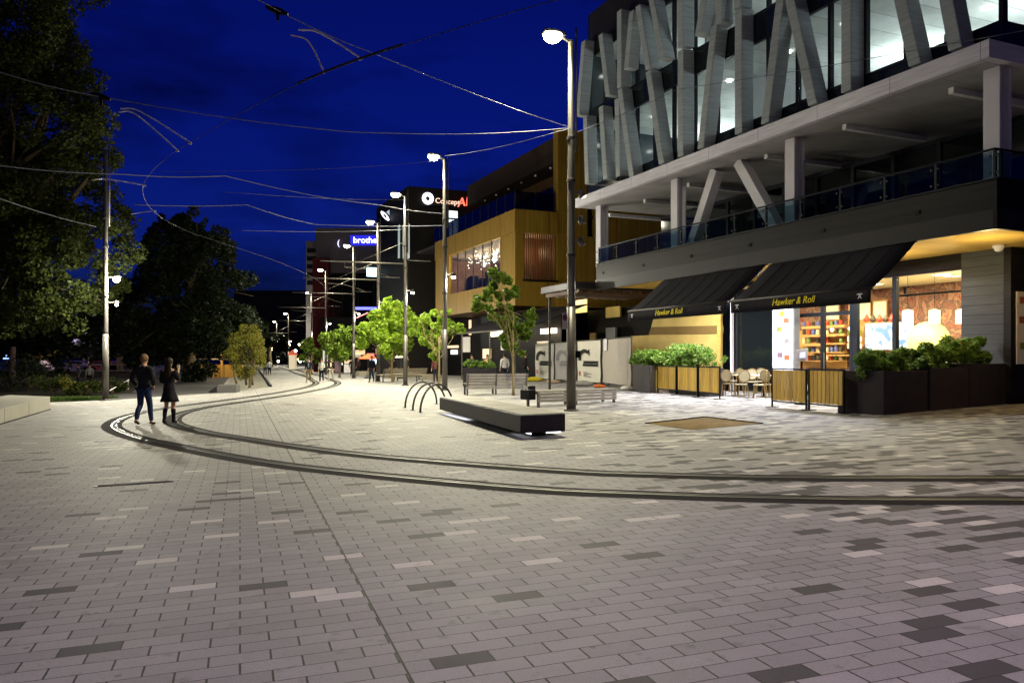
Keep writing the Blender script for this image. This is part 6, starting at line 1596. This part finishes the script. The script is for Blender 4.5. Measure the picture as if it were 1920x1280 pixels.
    def tw(nn):
        for L in 'lr':
            d = (n['wr' + L][0] - n['el' + L][0]); nn['wr' + L] = (n['el' + L][0] + d * .92, .042 * s, .040 * s)
        if coat: nn['hem'] = (V3(0, 0, zp - coat), (.165 + .02) * s, .135 * s)
        nn['pelvis'] = (n['pelvis'][0] + V3(0, 0, -.01), nn['pelvis'][1] + .012 * s, nn['pelvis'][2] + .012 * s)
    nn, ee = subset(up, .022, tw)
    if coat: ee.append(('pelvis', 'hem'))
    jk = mk('jacket', nn, ee, 'chest', cloth(top))
    p = Local(); c = n['neck'][0]; p.lathe(c + V3(0, -.005, -.05), [(.092 * s, -.03 * s), (.084 * s, .0), (.074 * s, .035 * s), (.062 * s, .04 * s), (.06 * s, 0)], 14); p.build('collar', cloth(top), root, True)
    if openfront:
        p = Local(); p.ball(V3(0, .085, 1.2), (.07 * s, .055 * s, .2 * s), 12, 8); p.build('shirt', cloth(openfront), root, True)
    if not skirt:
        keys = ['pelvis', 'hipl', 'hipr', 'knl', 'knr', 'cal', 'car', 'anl', 'anr']
        nn, ee = subset(keys, .013); mk('trousers', nn, ee, 'pelvis', cloth(legs))
    else:
        p = Local(); prof = [(.15, .58), (.245, .575), (.215, .68), (.165, .84), (.14, .98), (.12, 1.02)]
        k_ = 28; Vv = []; 
        for r_, z in prof:
            for j in range(k_):
                t = 2 * PI * j / k_; wv_ = 1 + (.09 * math.sin(5 * t) if z < .7 else .02 * math.sin(5 * t)); Vv.append(V3(r_ * math.cos(t) * wv_, r_ * .8 * math.sin(t) * wv_ + .005, z))
        Fv = [(i * k_ + j, i * k_ + (j + 1) % k_, (i + 1) * k_ + (j + 1) % k_, (i + 1) * k_ + j) for i in range(len(prof) - 1) for j in range(k_)]
        p.add(Vv, Fv); p.build('skirt', cloth(legs), root, True)
    for L in 'lr':
        keys = (['ca' + L] if boots else []) + ['an' + L, 'he' + L, 'to' + L]
        nn, ee = subset(keys, .012)
        if boots:
            q = n['ca' + L][0].lerp(n['kn' + L][0], .45); nn['bt'] = (q, .070 * s, .070 * s); ee.append(('ca' + L, 'bt'))
        mk('boot' if boots else 'shoe', nn, ee, 'an' + L, cloth(shoes), sb=1 if not boots else 2)
    hc = n['face'][0]; hm_ = cloth(hair, .6)
    p = Local(); m_, k_ = 10, 16; Vv = []; Fv = []
    for i in range(m_ + 1):
        th = PI * (i / m_) * .74
        for j in range(k_):
            ph = 2 * PI * j / k_; fr = max(0, math.sin(ph))
            t2 = th * (1 - .38 * fr)
            r_ = (.092, .112, .112); wv_ = 1 + .035 * math.sin(ph * 5 + i * 1.7)
            Vv.append(hc + Vector((r_[0] * math.sin(t2) * math.cos(ph) * wv_, -.012 + r_[1] * math.sin(t2) * math.sin(ph) * wv_, .012 + r_[2] * math.cos(t2))) * s)
    for i in range(m_):
        for j in range(k_): Fv.append((i * k_ + j, i * k_ + (j + 1) % k_, (i + 1) * k_ + (j + 1) % k_, (i + 1) * k_ + j))
    p.add(Vv, Fv)
    if longhair:
        nn = {'a': (hc + V3(0, -.045, .02), .085 * s, .06 * s), 'b': (hc + V3(0, -.075, -.13), .095 * s, .05 * s), 'c': (hc + V3(0, -.115, -.30), .115 * s, .045 * s), 'd': (hc + V3(.01, -.125, -.43), .08 * s, .03 * s)}
        V, F = skin_shape(nn, [('a', 'b'), ('b', 'c'), ('c', 'd')], 'a', 2); p.add(V, F)
    p.build('hair', hm_, root, True)
    ey = cloth((.01, .008, .006), .3)
    for sx in (-1, 1):
        p = Local(); p.ball(hc + V3(sx * .032, .086, .008), (.012 * s, .008 * s, .007 * s), 8, 6); p.build('eye', ey, root, True)
    p = Local(); p.ball(hc + V3(0, .092, -.062), (.024 * s, .008 * s, .006 * s), 8, 6); p.build('mouth', cloth((.30, .10, .08)), root, True)
    return root
def face_away(px): return 0.0
def pl(px, py): g = G(px, py); return (g.x, g.y, g.z)
def plY(px, Y): X = at(px, 0, Y).x; return (X, Y, gz(X))
g = pl(270, 797)
man = person('man walking away in black jacket and blue jeans, light brown hair', g, R(-6), 1.80, (.016, .016, .021), (.018, .032, .085), (.17, .10, .045), (.012, .012, .014), .17, rarm='pocket', larm='pocket')
g = pl(317, 793)
wom = person('woman walking away in flared black skirt and tall boots, raising a cup', g, R(-2), 1.70, (.014, .013, .016), (.013, .013, .016), (.025, .016, .010), (.008, .008, .009), .07, female=True, skirt=True, boots=True, longhair=True, rarm='raise', larm='front')
cup = MB(); m = ROOT[wom.name].inverted()
c = m @ Vector((.12 * .97, .30, 1.44)); cup.lathe(c, [(.028, -.05), (.036, .06), (.038, .065), (.03, .075)], 14)
tag(cup.build('drink_cup', cloth((.5, .42, .25))), 'pale cup held up by the woman in boots', 'cup')
person('man in dark open jacket and khaki trousers walking this way', pl(579, 717), R(170), 1.76, (.012, .014, .03), (.16, .12, .06), (.03, .02, .012), stride=.14, larm='swing', openfront=(.10, .12, .12), sub=1)
person('woman in light grey jumper and black leggings walking this way', pl(603, 717), R(176), 1.66, (.38, .42, .42), (.012, .012, .016), (.03, .018, .01), (.4, .38, .35), stride=.1, female=True, longhair=True, larm='front', sub=1, coat=.14)
person('person in dark cardigan, cream shirt and pale trousers walking this way', pl(621, 714), R(172), 1.74, (.03, .018, .018), (.40, .36, .30), (.07, .045, .03), (.35, .3, .25), stride=.16, openfront=(.62, .58, .42), sub=1)
person('far walker in black, left one of the distant pair', plY(497, 88), R(8), 1.74, (.012, .012, .012), (.01, .01, .012), stride=.15, sub=1)
person('far walker in pale top and dark trousers, right one of the distant pair', plY(505, 88), R(3), 1.72, (.33, .34, .36), (.012, .012, .014), stride=.12, sub=1)
person('man in dark shirt and blue jeans standing by the fourth street lamp', plY(697, 54.2), R(150), 1.78, (.015, .014, .02), (.03, .04, .07), (.04, .02, .01), stride=.1, sub=1)
person('person in black standing behind the pale bench with backrest', plY(737, 58), R(190), 1.7, (.012, .012, .015), (.04, .05, .08), stride=.05, sub=1)
person('person in white shirt standing outside the bars by the young tree', plY(946, 45.5), R(30), 1.74, (.55, .52, .50), (.02, .025, .04), (.03, .02, .012), stride=.04, sub=1)
person('person in dark clothes beside the leftmost fence panel', plY(985, 49), R(-70), 1.74, (.02, .012, .015), (.015, .02, .02), (.08, .05, .02), stride=.04, sub=1)
person('person with tan top among the bar tables behind the clipped hedge', plY(914, 46.5), R(180), 1.7, (.45, .26, .13), (.03, .03, .03), (.03, .02, .012), stride=.03, female=True, longhair=True, sub=1)
person('person in red-brown jacket outside the bars behind the second lamp', plY(817, 50), R(160), 1.72, (.10, .04, .035), (.02, .02, .03), stride=.05, sub=1)
person('person in grey coat on the river bank left of the tram pole', (at(147, 0, 62).x, 62, gz(-26) - .25), R(140), 1.75, (.10, .11, .14), (.03, .03, .04), stride=.05, sub=1, coat=.2)
person('person in patterned pale top on the river bank beside the tram pole', (at(168, 0, 62).x, 62, gz(-26) - .25), R(200), 1.72, (.30, .29, .27), (.012, .012, .012), stride=.05, sub=1)
hp = Fp(19.0, FV(1709, 660, 19.0)[0], 0)
person('grey haired person sitting low behind the big planters\' hedge', (hp.x, hp.y, gz(hp.x) - .42), R(110), 1.72, (.05, .05, .06), (.02, .02, .03), (.42, .38, .36), stride=0, sub=1)
for i, (px, Y, c) in enumerate(((660, 74, (.02, .02, .03)), (672, 78, (.06, .03, .03)), (765, 66, (.02, .02, .02)), (885, 50, (.03, .03, .04)), (1022, 52, (.03, .015, .015)))):
    person(['dark figure under the mid green street tree', 'figure in brown under the street trees', 'dark figure at the white umbrella', 'dark figure at the bar tables under the wide awning', 'dark figure behind the leftmost arched emblem banner'][i], plY(px, Y), R(60 * i), 1.72, c, (.015, .015, .02), stride=.04, sub=1)
